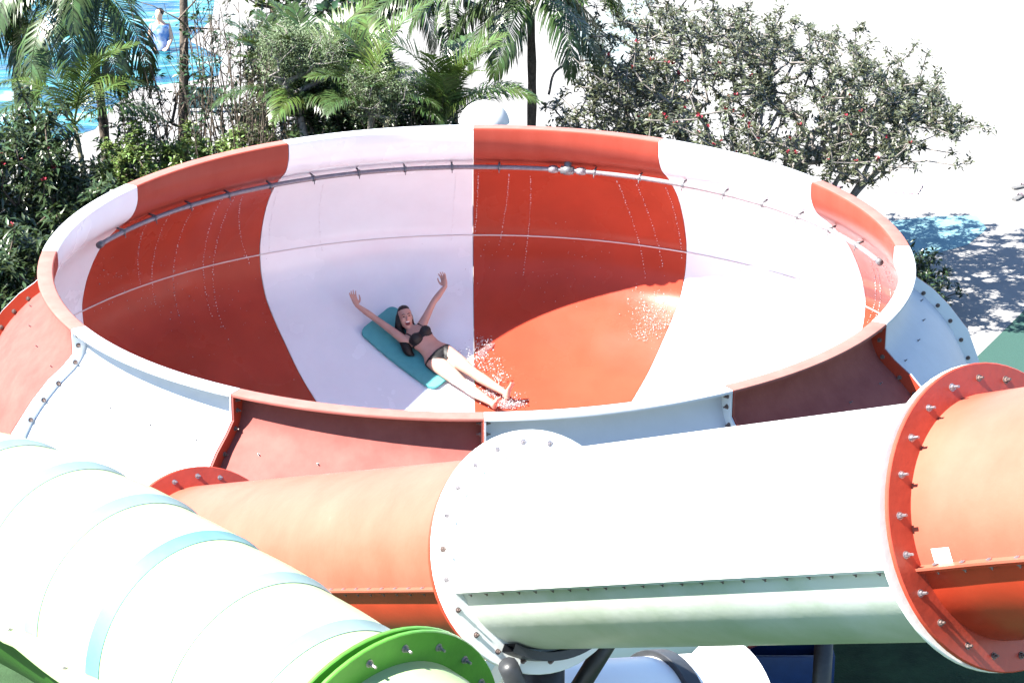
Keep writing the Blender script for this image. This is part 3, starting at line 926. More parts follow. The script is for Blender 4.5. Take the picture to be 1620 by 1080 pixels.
for s_, sh, el, wr, sg in ((-1, shR, elR, wrR, -1), (1, shL, elL, wrL, 1)):
    parts.append(limb([T(.84, sg * .09, -.01), sh, sh * .55 + el * .45, el, el * .6 + wr * .4, wr], [.062, .058, .047, .038, .039, .0255], 5, 16))
for hp, kn, an, sg in ((hpR, knR, anR, -1), (hpL, knL, anL, 1)):
    mid = hp * .5 + kn * .5; cal = kn * .66 + an * .34
    back = -Fr
    parts.append(limb([hp + Sx * .03, hp, mid + Fr * .004, kn, cal + back * .008, an], [.098, .108, .093, .063, .063, .037], 6, 20))
for an, he, to, kn in ((anR, heR, toR, knR), (anL, heL, toL, knL)):
    sh = norm(an - kn); fx = norm(to - he); ln = np.linalg.norm(to - he); sole = sh - fx * (sh @ fx); sole = norm(sole); sdv = np.cross(fx, sole)
    parts.append(lathe_chain([(he + fx * ln * s - sole * b_ * .4, sdv, a, sole, b_) for s, a, b_ in ((-.12, .016, .02), (-.06, .03, .034), (.08, .035, .042), (.3, .032, .040), (.55, .038, .030), (.75, .046, .022), (.85, .046, .017), (.9, .035, .010))], 16))
    for i in range(5):
        o = (i - 2) * .018
        b0 = he + fx * ln * (.86 - abs(i - 1) * .025) + sdv * o
        parts.append(limb([b0, b0 + fx * .022, b0 + fx * (.038 if i else .044) + sole * -.004], [.0105 + (.003 if i == 0 else 0)] * 3, 2, 8))
    parts.append(limb([an, he], [.036, .034], 3, 12))
up_im = _u; to_cam = -_d
parts += hand(wrR, tpR, A_(1, -.3, .2), norm(to_cam * .8 + _r * .6), 1.05)
parts += hand(wrL, tpL, -_r + A_(0, -.2, 0), norm(to_cam * .8 - _r * .55), 1.05)
# head
Hu = norm(_u * .975 - _r * .20); Hf = to_cam + _r * .26 - _u * .06; Hf = norm(Hf - Hu * (Hf @ Hu)); Hl = norm(np.cross(Hf, Hu))
if Hl @ _r < 0: Hl = -Hl
hc = A_(-.902, 4.275, -2.372)
parts.append(lathe_chain([(hc + Hu * z + Hf * fo, Hl, a, Hf, b_) for z, a, b_, fo in (
    (-.138, .018, .018, .062), (-.130, .036, .034, .052), (-.112, .052, .054, .036), (-.085, .064, .074, .018), (-.05, .073, .088, .006), (-.01, .079, .096, 0), (.035, .083, .103, -.006), (.075, .079, .098, -.010), (.105, .064, .080, -.014), (.125, .040, .052, -.016), (.133, .015, .02, -.016))], 24))
parts.append(limb([T(.97, 0, -.012), (T(1.03, 0, 0) + hc) / 2 - Hf * .02, hc - Hu * .05 - Hf * .015], [.056, .050, .052], 4, 14))
parts.append(limb([hc + Hu * .012 + Hf * .095, hc - Hu * .022 + Hf * .112, hc - Hu * .032 + Hf * .106], [.009, .0145, .012], 3, 8))     # nose
for s in (-1, 1):
    parts.append(ellip(hc + Hl * s * .081 - Hf * .005 - Hu * .012, Hl, .011, Hu, .032, Hf, .020))
    parts.append(ellip(hc + Hl * s * .045 - Hu * .03 + Hf * .072, Hl, .024, Hu, .022, Hf, .018))           # cheek
    parts.append(ellip(hc + Hl * s * .034 + Hu * .030 + Hf * .086, Hl, .026, Hu, .010, Hf, .012))          # brow ridge
body_me = fuse('body', parts, .0062, M['skin'], 5)
woman = empty('person', tuple(pel - Fr * .12))
tag(woman, 'woman in a black bikini lying on the teal mat with both arms flung up', 'person')
link('body', body_me, woman)


def garment(name, me, test, m, off=.0045):
    nv = len(me.vertices); co = np.zeros(nv * 3); me.vertices.foreach_get('co', co); co = co.reshape(-1, 3)
    no = np.zeros(nv * 3); me.vertex_normals.foreach_get('vector', no) if hasattr(me, 'vertex_normals') else me.vertices.foreach_get('normal', no)
    no = no.reshape(-1, 3)
    ok = test(co)
    F = []
    for p in me.polygons:
        if all(ok[i] for i in p.vertices): F.append(tuple(p.vertices))
    used = sorted({i for q in F for i in q}); mp_ = {i: j for j, i in enumerate(used)}
    V = co[used] + no[used] * off
    g = mesh(name, V, [tuple(mp_[i] for i in q) for q in F], m, 179)
    return link(name, g, woman)


def loc(co):
    d = co - pel; return (d @ Sx) / tl, d @ Lx, d @ Fr


def bra(co):
    s, l, f = loc(co)
    cup = np.zeros(len(co), bool)
    for sg in (-1, 1):
        dl = (l - sg * .078); ds = (s - .655) * tl
        cup |= ((dl / .088) ** 2 + (ds / .080) ** 2 < 1) & (f > .02) & (ds < .066 - .35 * np.clip(-sg * dl, 0, 1))
    band = (np.abs(s - .575) < .032) & (np.abs(l) < .19)
    strap = np.zeros(len(co), bool)
    for sg in (-1, 1): strap |= (np.abs(l - sg * (.10 + .0 * s)) < .011) & (s > .72) & (s < 1.0) & (f > -.02)
    return cup | band | strap


def brief(co):
    s, l, f = loc(co); d = s * tl
    front = (f > 0) & (np.abs(l) < .030 + 1.15 * np.clip(d + .105, 0, 1)) & (np.abs(l) < .155) & (d > -.13) & (d < .048 - .08 * np.abs(l))
    seat = (f <= 0.0) & (d > -.12) & (d < .035) & (np.abs(l) < .2)
    side = (d > .004) & (d < .036) & (np.abs(l) < .22) & (f > -.12)
    return front | seat | side


garment('bikini_top', body_me, bra, M['cloth_black']); garment('bikini_bottom', body_me, brief, M['cloth_black'])
# hair: cap swept back from the face and long wet strands behind the shoulder
hp_ = [ellip(hc - Hf * .032 + Hu * .034, Hl, .094, Hu, .114, Hf, .104), ellip(hc + Hu * .092 - Hf * .014, Hl, .076, Hu, .062, Hf, .086), ellip(hc - Hf * .04 - Hu * .04, Hl, .088, Hu, .11, Hf, .07)]
hp_.append(limb([hc - Hl * .062 - Hf * .02 + Hu * .02, hc - Hl * .092 - Hf * .01 - Hu * .06, hc - Hl * .10 - Hu * .13 - Hf * .02, T(.78, -.185, -.03), T(.60, -.21, -.055), T(.48, -.19, -.07)], [.05, .045, .05, .06, .055, .02], 5, 12))
hp_.append(limb([hc + Hl * .055 - Hf * .045, hc + Hl * .06 - Hf * .05 - Hu * .1, T(.86, .03, -.09)], [.05, .045, .03], 4, 12))
link('hair', fuse('hair', hp_, .008, M['hair'], 3), woman)


def small(name, vf, m): link(name, recalc(mesh(name, vf[0], vf[1], m), 60), woman)


for s in (-1, 1):
    ec = hc + Hl * s * .034 + Hu * .010 + Hf * .0905
    small('eye', ellip(ec, Hl, .015, Hu, .0065, Hf, .008), M['eye'])
    small('eyebrow', limb([hc + Hl * s * .014 + Hu * .030 + Hf * .101, hc + Hl * s * .036 + Hu * .039 + Hf * .097, hc + Hl * s * .060 + Hu * .030 + Hf * .080], [.0035, .0045, .0025], 4, 6), M['hair'])
mc = hc - Hu * .075 + Hf * .083
small('lips', ellip(mc, Hl, .036, Hu, .034, Hf, .012), M['lip'])
small('mouth', ellip(mc + Hf * .004 - Hu * .001, Hl, .030, Hu, .028, Hf, .011), M['mouth'])
small('teeth', ellip(mc + Hf * .010 + Hu * .016, Hl, .024, Hu, .0075, Hf, .007), M['tooth'])

# ------------------------------------------------------------------ splashes round her legs and on the wall
def splash(name, label, centers, n, rmin, rmax):
    C_ = []; Rr = []
    for (px, py, sx, sy, lift, w) in centers:
        for _ in range(int(n * w)):
            x, y = random.gauss(px, sx), random.gauss(py, sy)
            try: p = bowl_hit(x, y)
            except Exception: continue
            nn = bowl_normal(p); C_.append(p + nn * (abs(random.gauss(0, lift)) + .004))
            q = random.random() ** 3; rr = rmin + (rmax - rmin) * q; Rr.append((rr, rr * random.uniform(.7, 1.4), rr * random.uniform(.7, 1.4)))
    v, f = blobs(C_, Rr)
    tag(link(name, fastmesh(name, v, f, M['splash'], True)), label, 'splash', kind='stuff')


splash('water_splash', 'white water splashing round the feet of the lying woman', [(803, 640, 14, 5, .05, 1.0), (775, 622, 12, 5, .03, .6), (745, 570, 14, 9, .04, .7), (775, 580, 10, 8, .05, .25), (765, 545, 10, 6, .03, .3), (790, 600, 8, 6, .06, .3)], 420, .002, .009)
def water_sheet(name, label, blobs_):
    parts_ = []
    for (px, py, a, b2, h, ang) in blobs_:
        p = bowl_hit(px, py); nn = bowl_normal(p); ex = norm(np.cross(nn, [0, 1, .2])); ey = np.cross(nn, ex)
        e1 = ex * math.cos(ang) + ey * math.sin(ang); e2 = np.cross(nn, e1)
        for q in range(9):
            off = e1 * random.gauss(0, a * .5) + e2 * random.gauss(0, b2 * .5)
            k = random.uniform(.35, .8)
            parts_.append(ellip(p + off + nn * .006, e1, a * k, e2, b2 * k, nn, h * random.uniform(.5, 1.2)))
    me = fuse(name, parts_, .008, M['film'], 2)
    tag(link(name, me), label, 'splash', kind='stuff')


M['film'] = mat('water_film', (0.9, 0.92, 0.95), 0.03, 0.5, trans=.92, bump=.5, bscale=60)
water_sheet('water_sheet', 'thin glassy sheet of water thrown up beside her hips and feet', [(768, 552, .10, .05, .02, .5), (742, 578, .09, .04, .02, -.6), (806, 641, .13, .05, .02, .2), (776, 622, .08, .04, .015, -.5)])
splash('water_splash', 'patch of fine spray drops on the sunlit orange side of the bowl', [(1030, 495, 17, 17, .05, 1.0), (1045, 515, 14, 8, .03, .5), (1015, 530, 10, 6, .03, .3)], 320, .002, .0065)
splash('water_splash', 'scattered drops clinging to the shaded red wall on the left', [(200, 450, 40, 25, .004, .4), (330, 470, 60, 40, .004, .5), (880, 420, 80, 30, .004, .4)], 160, .003, .0065)

# ------------------------------------------------------------------ cyan bands worn onto the ribs of the pale tube
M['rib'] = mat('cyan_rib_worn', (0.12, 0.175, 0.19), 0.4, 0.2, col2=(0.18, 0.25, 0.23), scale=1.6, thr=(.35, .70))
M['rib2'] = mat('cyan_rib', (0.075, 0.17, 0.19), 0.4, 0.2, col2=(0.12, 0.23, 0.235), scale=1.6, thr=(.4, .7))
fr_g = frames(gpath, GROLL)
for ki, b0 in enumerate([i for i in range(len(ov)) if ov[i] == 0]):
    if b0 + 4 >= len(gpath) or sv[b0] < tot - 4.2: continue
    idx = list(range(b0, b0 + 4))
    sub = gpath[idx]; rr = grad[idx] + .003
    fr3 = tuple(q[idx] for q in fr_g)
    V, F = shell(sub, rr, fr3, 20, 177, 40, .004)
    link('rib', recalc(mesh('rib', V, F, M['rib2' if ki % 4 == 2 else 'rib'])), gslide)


# ------------------------------------------------------------------ vegetation
def leafvf(P, D, N, ln, wd, droop=.15):
    """folded leaves: base P, direction D, face normal N; returns verts, tris"""
    P = np.asarray(P, float); D = np.asarray(D, float); N = np.asarray(N, float)
    D = D / (np.linalg.norm(D, axis=1)[:, None] + 1e-9)
    N = N - D * np.sum(N * D, 1)[:, None]; N /= np.linalg.norm(N, axis=1)[:, None] + 1e-9
    X = np.cross(D, N); ln = np.asarray(ln)[:, None]; wd = np.asarray(wd)[:, None]
    c = P + D * ln * .48 - N * wd * .18
    a = P + D * ln * .45 + X * wd * .5; b_ = P + D * ln * .45 - X * wd * .5
    t = P + D * ln - N * ln * droop
    V = np.stack([P, a, c, b_, t], 1).reshape(-1, 3)
    k = np.arange(len(P))[:, None, None] * 5
    F = (np.array([[0, 2, 1], [0, 3, 2], [2, 4, 1], [2, 3, 4]])[None] + k).reshape(-1, 3)
    return V, F


def randdir(n):
    v = rng.normal(size=(n, 3)); return v / np.linalg.norm(v, axis=1)[:, None]


def grow(bases, tips, wob=.12, up=.35, bias=.35, step=.28):
    """branch skeleton: every tip is tied to the nearest node already grown; returns segments with radii"""
    nodes = [np.array(b_, float) for b_ in bases]; par = [-1] * len(nodes); dist = [0.0] * len(nodes)
    root = np.mean(nodes, 0)
    tips = sorted(tips, key=lambda t: np.linalg.norm(t - root))
    tipidx = []
    for t in tips:
        A = np.array(nodes); d = np.linalg.norm(A - t, axis=1) + bias * np.array(dist) * .3 + np.where(A[:, 2] > t[2] + .05, .5, 0)
        j = int(np.argmin(d)); L = np.linalg.norm(t - nodes[j]); k = max(1, int(L / step)); prev = j; a = nodes[j]
        mid = (a + t) / 2 + np.array([0, 0, up * L * .35]) + rng.normal(size=3) * wob * L
        for i in range(1, k + 1):
            s = i / k; p = (1 - s) ** 2 * a + 2 * s * (1 - s) * mid + s * s * t
            nodes.append(p); par.append(prev); dist.append(dist[prev] + L / k); prev = len(nodes) - 1
        tipidx.append(prev)
    load = np.zeros(len(nodes))
    for i in tipidx: load[i] += 1
    for i in range(len(nodes) - 1, -1, -1):
        if par[i] >= 0: load[par[i]] += load[i]
    return np.array(nodes), np.array(par), load, tipidx


def branchmesh(nodes, par, load, r0, sides=5, p=.45):
    seg = [i for i in range(len(nodes)) if par[i] >= 0]
    A = nodes[par[seg]]; B = nodes[seg]
    ra = r0 * np.maximum(load[par[seg]], 1) ** p; rb = r0 * np.maximum(load[seg], 1) ** p
    D = B - A; L = np.linalg.norm(D, axis=1)[:, None]; D = D / (L + 1e-9)
    ref = np.where(np.abs(D[:, 2:3]) > .9, np.array([[1., 0, 0]]), np.array([[0, 0, 1.]]))
    X = np.cross(D, ref); X /= np.linalg.norm(X, axis=1)[:, None]; Y = np.cross(D, X)
    an = np.linspace(0, 2 * math.pi, sides, endpoint=False)
    cs = np.cos(an)[None, :, None]; sn = np.sin(an)[None, :, None]
    off = X[:, None] * cs + Y[:, None] * sn
    VA = A[:, None] + off * np.minimum(ra, rb * 1.6)[:, None, None]; VB = B[:, None] + off * rb[:, None, None]
    V = np.concatenate([VA, VB], 1).reshape(-1, 3)
    f = []
    for j in range(sides):
        q = (j + 1) % sides; f += [[j, q, sides + q], [j, sides + q, sides + j]]
    F = (np.array(f)[None] + (np.arange(len(seg)) * 2 * sides)[:, None, None]).reshape(-1, 3)
    return V, F


def crown_tips(c, r, n, hollow=.35, flat=.0, test=None):
    out = []
    while len(out) < n:
        d = rng.normal(size=3); d /= np.linalg.norm(d)
        s = (hollow + (1 - hollow) * rng.random()) ** .6
        # lumpy outline
        lump = 1 + .16 * math.sin(3.1 * d[0] * 2 + c[0]) + .13 * math.sin(4.3 * d[1] * 2 + c[1] * 2) + .1 * math.sin(6 * d[2] + 3 * d[0])
        p = np.array(c) + d * np.array(r) * s * lump
        if p[2] < GZ + .15: continue
        if test is not None and not test(p): continue
        out.append(p)
    return out


def clusters(tips, per, ln, wd, spread=1.0, upb=.35, jit=.04, droop=.2):
    T_ = np.repeat(np.array(tips), per, 0); n = len(T_)
    D = randdir(n) * spread; D[:, 2] = D[:, 2] * .6 + upb
    P = T_ + randdir(n) * jit * rng.random((n, 1))
    N = randdir(n) * .5; N[:, 2] += 1
    return leafvf(P, D, N, ln * rng.uniform(.6, 1.25, n), wd * rng.uniform(.7, 1.2, n), droop)


def flower_mesh():
    V = []; F = []
    for i in range(14):
        d = randdir(1)[0]; d[2] = abs(d[2]) * .8 + .1; d = norm(d)
        v, f = leafvf([d * .012], [d + randdir(1)[0] * .3], [randdir(1)[0]], [.045], [.032], .1)
        F += (f + len(V)).tolist(); V += v.tolist()
    return fastmesh('flower', V, F, M['flower'])


FLOWER = flower_mesh()


def shrub(name, label, cat, group, base, tips, per, ln, wd, leafm, barkm, r0=.006, flowers=0, spread=1.0, upb=.35, bases=None, droop=.2, jit=.05, up=.35, wob=.12, p=.45, leafprob=1.0, fsel=None):
    root = empty(name, (base[0], base[1], GZ)); tag(root, label, cat, group)
    nodes, par, load, ti = grow(bases or [base], tips, up=up, wob=wob)
    v, f = branchmesh(nodes, par, load, r0, 5, p)
    link('trunk', fastmesh('trunk', v, f, M[barkm], True), root)
    tp = [nodes[i] for i in ti if rng.random() < leafprob]
    if tp:
        v, f = clusters(tp, per, ln, wd, spread, upb, jit, droop)
        link('crown', fastmesh('crown', v, f, M[leafm]), root)
    if flowers:
        cand = sorted(tp, key=lambda q: -(q @ norm(A_(-.1, -.9, .6)) + rng.random() * 1.2))
        for q in cand[:flowers]:
            o = bpy.data.objects.new('flower', FLOWER); COL.objects.link(o); o.parent = root
            o.location = Vector(q + np.array([0, 0, .03])) - Vector(root.location); o.rotation_euler = (random.uniform(-.6, .6), random.uniform(-.6, .6), random.uniform(0, 6))
            s = random.uniform(.55, 1.15); o.scale = (s, s, s)
    return root


# -- the wide flowering tree behind the bowl on the right
fb = A_(4.75, 12.0, GZ)
bases = [fb, fb + A_(.25, .1, 0), fb + A_(-.2, .2, 0), fb + A_(.1, -.25, 0)]


def ftest(p):
    # flat spreading crown: open underside, ragged left end
    if p[2] < -3.3 + .16 * abs(p[0] - 4.6): return False
    if p[2] > -.15 - .33 * max(0, p[0] - 3.2) - .35 * max(0, 2.4 - p[0]): return False      # domed top, falling to both ends
    if p[0] > 4.9 and p[2] < -2.75 + .35 * (p[0] - 4.9): return False                         # clear under the right side
    return True


ft = crown_tips((3.8, 11.5, -1.75), (3.2, 2.8, 1.6), 1600, .3, test=ftest)
ft += crown_tips((6.1, 11.2, -2.0), (1.35, 1.6, .7), 150, .2, test=ftest)
shrub('flowering_tree', 'wide spreading tree with thin grey branches, small dusty leaves and red flowers', 'tree', None, fb, ft, 27, .095, .035, 'leaf_t', 'bark', r0=.0072, flowers=60, bases=bases, jit=.11, droop=.25, p=.37)

tree_root = [o for o in COL.objects if o.name.startswith('flowering_tree')][0]
for P_ in ([(1010, 235), (992, 185), (990, 120), (1012, 74), (1062, 52), (1100, 80)], [(1040, 190), (1085, 160), (1110, 120), (1160, 100)], [(868, 150), (880, 112), (925, 96), (975, 108), (1030, 150), (1080, 200)]):
    P3 = np.array([at(x, y, 11.6 + .15 * i) for i, (x, y) in enumerate(P_)])
    Q = np.array(smoothprof3(P3, 6)); v, f = tubes([(Q, np.linspace(.022, .009, len(Q)))], 6)
    link('branch', fastmesh('branch', v, f, M['bark'], True), tree_root)

for P_ in ([(1300, 400), (1335, 330), (1362, 285), (1384, 232), (1382, 195)], [(1305, 398), (1345, 318), (1392, 268), (1424, 236), (1432, 205)], [(1296, 400), (1318, 300), (1340, 262), (1352, 215)]):
    P3 = np.array([fb] + [at(x, y, 11.9) for x, y in P_])
    Q = np.array(smoothprof3(P3, 6)); v, f = tubes([(Q, np.linspace(.055, .022, len(Q)))], 8)
    link('trunk', fastmesh('trunk', v, f, M['bark'], True), tree_root)

# -- dark flowering shrubs on the left
jb = [((-6.35, 9.6), (1.05, 1.0, 1.6), -2.75, 300, 16), ((-5.15, 8.9), (.85, .8, 1.05), -3.2, 210, 14), ((-7.5, 9.2), (1.1, 1.0, 1.6), -2.8, 260, 8), ((-6.15, 7.2), (.85, .8, 1.15), -3.3, 210, 5), ((-7.2, 6.6), (1.0, .9, 1.1), -3.3, 200, 3)]
jb += [((-6.9, 11.8), (.9, .7, 1.15), -3.0, 190, 4), ((-5.5, 11.6), (.6, .55, .85), -3.35, 130, 2)]
jl = ['dark leafy shrub with the most red flowers, left behind the bowl under the palms', 'dark flowering shrub with red flowers touching the bowl rim on the left', 'dark flowering shrub cut by the left edge of the picture',
      'dense dark shrub just outside the left rim of the bowl', 'dark shrub at the far left beside the red flange', 'dark shrub at the foot of the pale green palm stem', 'dark shrub at the foot of the tall drooping palm']
for (xy, rr, cz, nt_, fl), lb in zip(jb, jl):
    bs = A_(xy[0], xy[1], GZ)
    shrub('flowering_shrub', lb, 'shrub', 'dark shrubs left of the bowl', bs, crown_tips((xy[0], xy[1], cz), rr, nt_, .35), 26, .18, .05, 'leaf_j', 'bark2', r0=.007, flowers=fl, bases=[bs, bs + A_(.2, .1, 0), bs + A_(-.2, .1, 0)], jit=.16, upb=.1, droop=.35)
# -- dark shrub at the right of the bowl
bs = A_(6.05, 10.0, GZ)
shrub('leafy_shrub', 'small dark green shrub peeping out behind the right rim of the bowl', 'shrub', None, bs, crown_tips((6.0, 10.0, -4.05), (.75, .7, .6), 130, .3), 26, .12, .045, 'leaf_j', 'bark2', r0=.006, jit=.12)
# -- low fresh green hedge plants behind the far left rim
for (px, py, lb) in ((222, 240, 'fresh green bush left of the slender dark trunk'), (305, 245, 'fresh green low bush right of the slender dark trunk'), (395, 232, 'fresh green low bush under the bare twigs')):
    c = at(px, py, 10.6); bs = A_(c[0], c[1], GZ)
    shrub('leafy_bush', lb, 'shrub', 'fresh green bushes behind the far rim', bs, crown_tips((c[0], c[1], c[2] - .45), (.52, .5, .80), 260, .55), 26, .085, .042, 'leaf_h', 'bark2', r0=.004, jit=.10)


# -- palms
def frond(name, length, arch, leafl, n, m, twist=.5, hang=.5, wid=.032, vshape=.35):
    """frond from the origin: leaves along +x, arching down; returns mesh"""
    s = np.linspace(0, 1, 24)
    ang = arch[0] + (arch[1] - arch[0]) * s ** 1.25
    ds = length / 23
    x = np.concatenate([[0], np.cumsum(np.cos(ang[:-1]) * ds)]); z = np.concatenate([[0], np.cumsum(np.sin(ang[:-1]) * ds)])
    pts = np.stack([x, np.zeros(24), z], 1)
    V, F = tubes([(pts, np.interp(s, [0, .15, 1], [.022, .014, .003]))], 5)
    V = [V]; F = [F]; off = len(V[0])
    q = np.linspace(.14, .995, n)
    C = np.stack([np.interp(q, s, pts[:, i]) for i in range(3)], 1)
    tg = np.stack([np.cos(np.interp(q, s, ang)), np.zeros(n), np.sin(np.interp(q, s, ang))], 1)
    nm = np.stack([-tg[:, 2], np.zeros(n), tg[:, 0]], 1)
    for sd in (-1, 1):
        L = leafl * np.sin(np.clip(q * 1.05, 0, 1) * math.pi * .86 + .28) ** .7 * rng.uniform(.85, 1.1, n)
        fw = np.interp(q, [0, 1], [.35, 1.3])[:, None]
        D = np.array([0, sd, 0])[None] + tg * fw + nm * vshape + rng.normal(size=(n, 3)) * .10
        D /= np.linalg.norm(D, axis=1)[:, None]
        D2 = D + np.array([0, 0, -1])[None] * hang * rng.uniform(.6, 1.5, (n, 1)); D2 /= np.linalg.norm(D2, axis=1)[:, None]
        D3 = D2 + np.array([0, 0, -1])[None] * hang * 1.1; D3 /= np.linalg.norm(D3, axis=1)[:, None]
        p0_ = C; p1_ = C + D * L[:, None] * .35; p2_ = p1_ + D2 * L[:, None] * .35; p3_ = p2_ + D3 * L[:, None] * .3
        W_ = np.cross(D, nm); W_ /= np.linalg.norm(W_, axis=1)[:, None]
        w = wid * rng.uniform(.8, 1.15, (n, 1))
        vv = np.stack([p0_ + W_ * w * .2, p0_ - W_ * w * .2, p1_ + W_ * w * .5, p1_ - W_ * w * .5, p2_ + W_ * w * .38, p2_ - W_ * w * .38, p3_], 1).reshape(-1, 3)
        ff = (np.array([[0, 1, 3], [0, 3, 2], [2, 3, 5], [2, 5, 4], [4, 5, 6]])[None] + (np.arange(n) * 7)[:, None, None]).reshape(-1, 3) + off
        V.append(vv); F.append(ff); off += len(vv)
    return fastmesh(name, np.concatenate(V), np.concatenate(F), m)


FR = {}
for key, (ln, arch, ll, n, hang, wid, vs) in dict(up=(1.9, (1.30, .30), .52, 62, .25, .026, .45), out=(2.0, (.85, -.65), .55, 62, .45, .027, .3), droop=(2.1, (.45, -1.35), .60, 64, .8, .029, .1), hang=(1.9, (-.1, -1.5), .62, 64, 1.0, .029, .0),
                                                    small=(1.25, (1.2, .05), .38, 52, .3, .020, .4), smallout=(1.3, (.75, -.6), .4, 52, .4, .020, .3)).items():
    FR[key] = [frond('frond', ln * (1 + .1 * i), (arch[0] + .12 * i, arch[1] - .15 * i), ll, n, M['palm2' if (i == 1 and key in ('up', 'out', 'small')) else 'palm'], hang=hang, wid=wid, vshape=vs) for i in range(2)]


def palm(label, base, top, kinds, r=.07, group=None, sc=1.0, trunkm='palmtrunk', spin=0.0, lean=None, name='palm_tree', nclump=1):
    root = empty(name, tuple(base)); tag(root, label, 'palm', group)
    base = np.array(base, float); top = np.array(top, float)
    s = np.linspace(0, 1, 14)[:, None]
    for c in range(nclump):
        off = np.array([random.uniform(-.25, .25), random.uniform(-.2, .2), 0]) if c else np.zeros(3)
        bend = np.array([random.uniform(-.15, .15), random.uniform(-.1, .1), 0])
        pts = base + off * .4 + (top + off - base - off * .4) * s + bend * np.sin(s * math.pi)
        rr = r * (1 - .3 * s[:, 0]) * (1 + .07 * np.cos(np.arange(14) * math.pi))
        rr[0] *= 1.3
        v, f = tubes([(pts, rr)], 10)
        link('trunk', fastmesh('trunk', v, f, M[trunkm], True), root)
        k = len(kinds)
        for i, kd in enumerate(kinds):
            a = spin + 2 * math.pi * i * .381966 * 1.0 + random.uniform(-.2, .2) + c
            me = random.choice(FR[kd])
            o = bpy.data.objects.new('frond', me); COL.objects.link(o); o.parent = root
            z = sc * random.uniform(.85, 1.12)
            o.location = Vector(top + off + np.array([0, 0, .06 * (k - i) / k])) - Vector(root.location)
            o.rotation_euler = (random.uniform(-.25, .25), random.uniform(-.15, .15), a); o.scale = (z, z, z)
    return root


def gpt(px, py, Y):
    p = at(px, py, Y); return A_(p[0], p[1], GZ), A_(*p)


KU = ['up', 'out', 'out', 'droop', 'droop', 'out', 'droop', 'hang', 'droop', 'hang', 'out', 'hang', 'droop', 'out', 'droop', 'hang', 'droop', 'hang']
b_, t_ = gpt(28, 20, 14.2); palm('palm with a smooth pale green stem at the far left edge', b_ + A_(.1, 0, 0), t_, KU, .085, sc=1.0, spin=.3)
b_, t_ = gpt(122, -35, 13.0); palm('tall palm whose dark drooping fronds hang over the pool corner', b_ + A_(.25, 0, 0), t_, KU + ['droop', 'hang', 'hang', 'droop'], .085, sc=1.12, spin=1.0, trunkm='bark2')
b_, t_ = gpt(118, 200, 10.8); palm('short palm with spiky fronds among the dark left shrubs', b_, t_, ['up', 'out', 'up', 'out', 'out', 'out', 'up', 'droop', 'out'], .05, sc=.8, spin=.4)
b_, t_ = gpt(492, 185, 10.2); palm('bushy clump of green feather palms left of centre behind the far rim', b_, t_, ['up', 'up', 'out', 'up', 'out', 'up', 'up', 'out'], .05, sc=.85, spin=.2, nclump=4)
b_, t_ = gpt(585, 190, 9.2); palm('low spiky palm clump between the feather palms and the white dome', b_, t_, ['small', 'small', 'smallout', 'small', 'smallout', 'up'], .04, sc=.9, spin=1.1, nclump=3)
b_, t_ = gpt(703, 200, 9.2); palm('low palm clump with arching yellow green fronds beside the white dome', b_, t_, ['up', 'small', 'up', 'smallout', 'up', 'out', 'small', 'up'], .05, sc=.78, spin=.1, nclump=2)
b_, t_ = gpt(838, -12, 11.5); palm('tall palm right of the white dome with long hanging fronds', b_ + A_(-.15, 0, 0), t_, ['hang', 'droop', 'hang', 'droop', 'out', 'hang', 'droop', 'out', 'droop', 'hang', 'hang', 'droop', 'hang', 'droop', 'hang', 'out', 'droop', 'hang'], .085, sc=.95, spin=.6, trunkm='bark2')
b_, t_ = gpt(705, -5, 12.5); palm('palm with dark trunk and feathery fronds at the top centre', b_, t_, ['droop', 'out', 'hang', 'droop', 'out', 'up', 'droop', 'hang', 'droop', 'hang', 'out', 'droop'], .045, sc=.78, spin=2.0, trunkm='bark2')
b_, t_ = gpt(600, -45, 14.0); palm('palm whose crown is mostly above the top edge of the picture', b_, t_, ['droop', 'out', 'hang', 'droop', 'out', 'droop', 'hang', 'droop'], .06, sc=.8, spin=.9)
for px_, py_, hh, lb in ((530, 175, .8, 'low dark shrub at the rim left of the tangled twigs'), (655, 178, .7, 'low dark shrub at the rim just left of the white dome'), (440, 120, 1.3, 'dark leafy shrub behind the feather palms left of centre'), (560, 110, 1.2, 'dark leafy shrub behind the low spiky palm clump')):
    c = at(px_, py_, 12.2 if hh > 1 else 9.8); bs = A_(c[0], c[1], GZ)
    shrub('leafy_shrub', lb, 'shrub', None, bs, crown_tips((c[0], c[1], c[2] - .3), (.75, .6, hh), 200, .3), 20, .14, .05, 'leaf_j', 'bark2', r0=.006, jit=.15)

# -- slender dark trunk and bare twiggy shrubs
def slender(label, pbase, ptop, Y, n, spread, leafy, lm, ln=.12, r0=.010, name='slender_tree', h=1.0):
    b_, _ = gpt(pbase, 262, Y); t_ = at(ptop[0], ptop[1], Y)
    tips = []
    for i in range(n):
        s = random.uniform(.25, 1.0) ** .8
        p = b_ + (t_ - b_) * s + np.array([random.gauss(0, spread), random.gauss(0, spread * .8), random.uniform(0, .25)])
        tips.append(p)
    tips.append(t_)
    return shrub(name, label, 'tree' if name == 'slender_tree' else 'shrub', None, b_, tips, 5, ln, ln * .42, lm, 'bark2', r0=r0, up=.5, wob=.10, leafprob=leafy, jit=.06, bases=[b_] if name == 'slender_tree' else [b_ + A_(random.uniform(-.3, .3), random.uniform(-.2, .2), 0) for _ in range(7)])


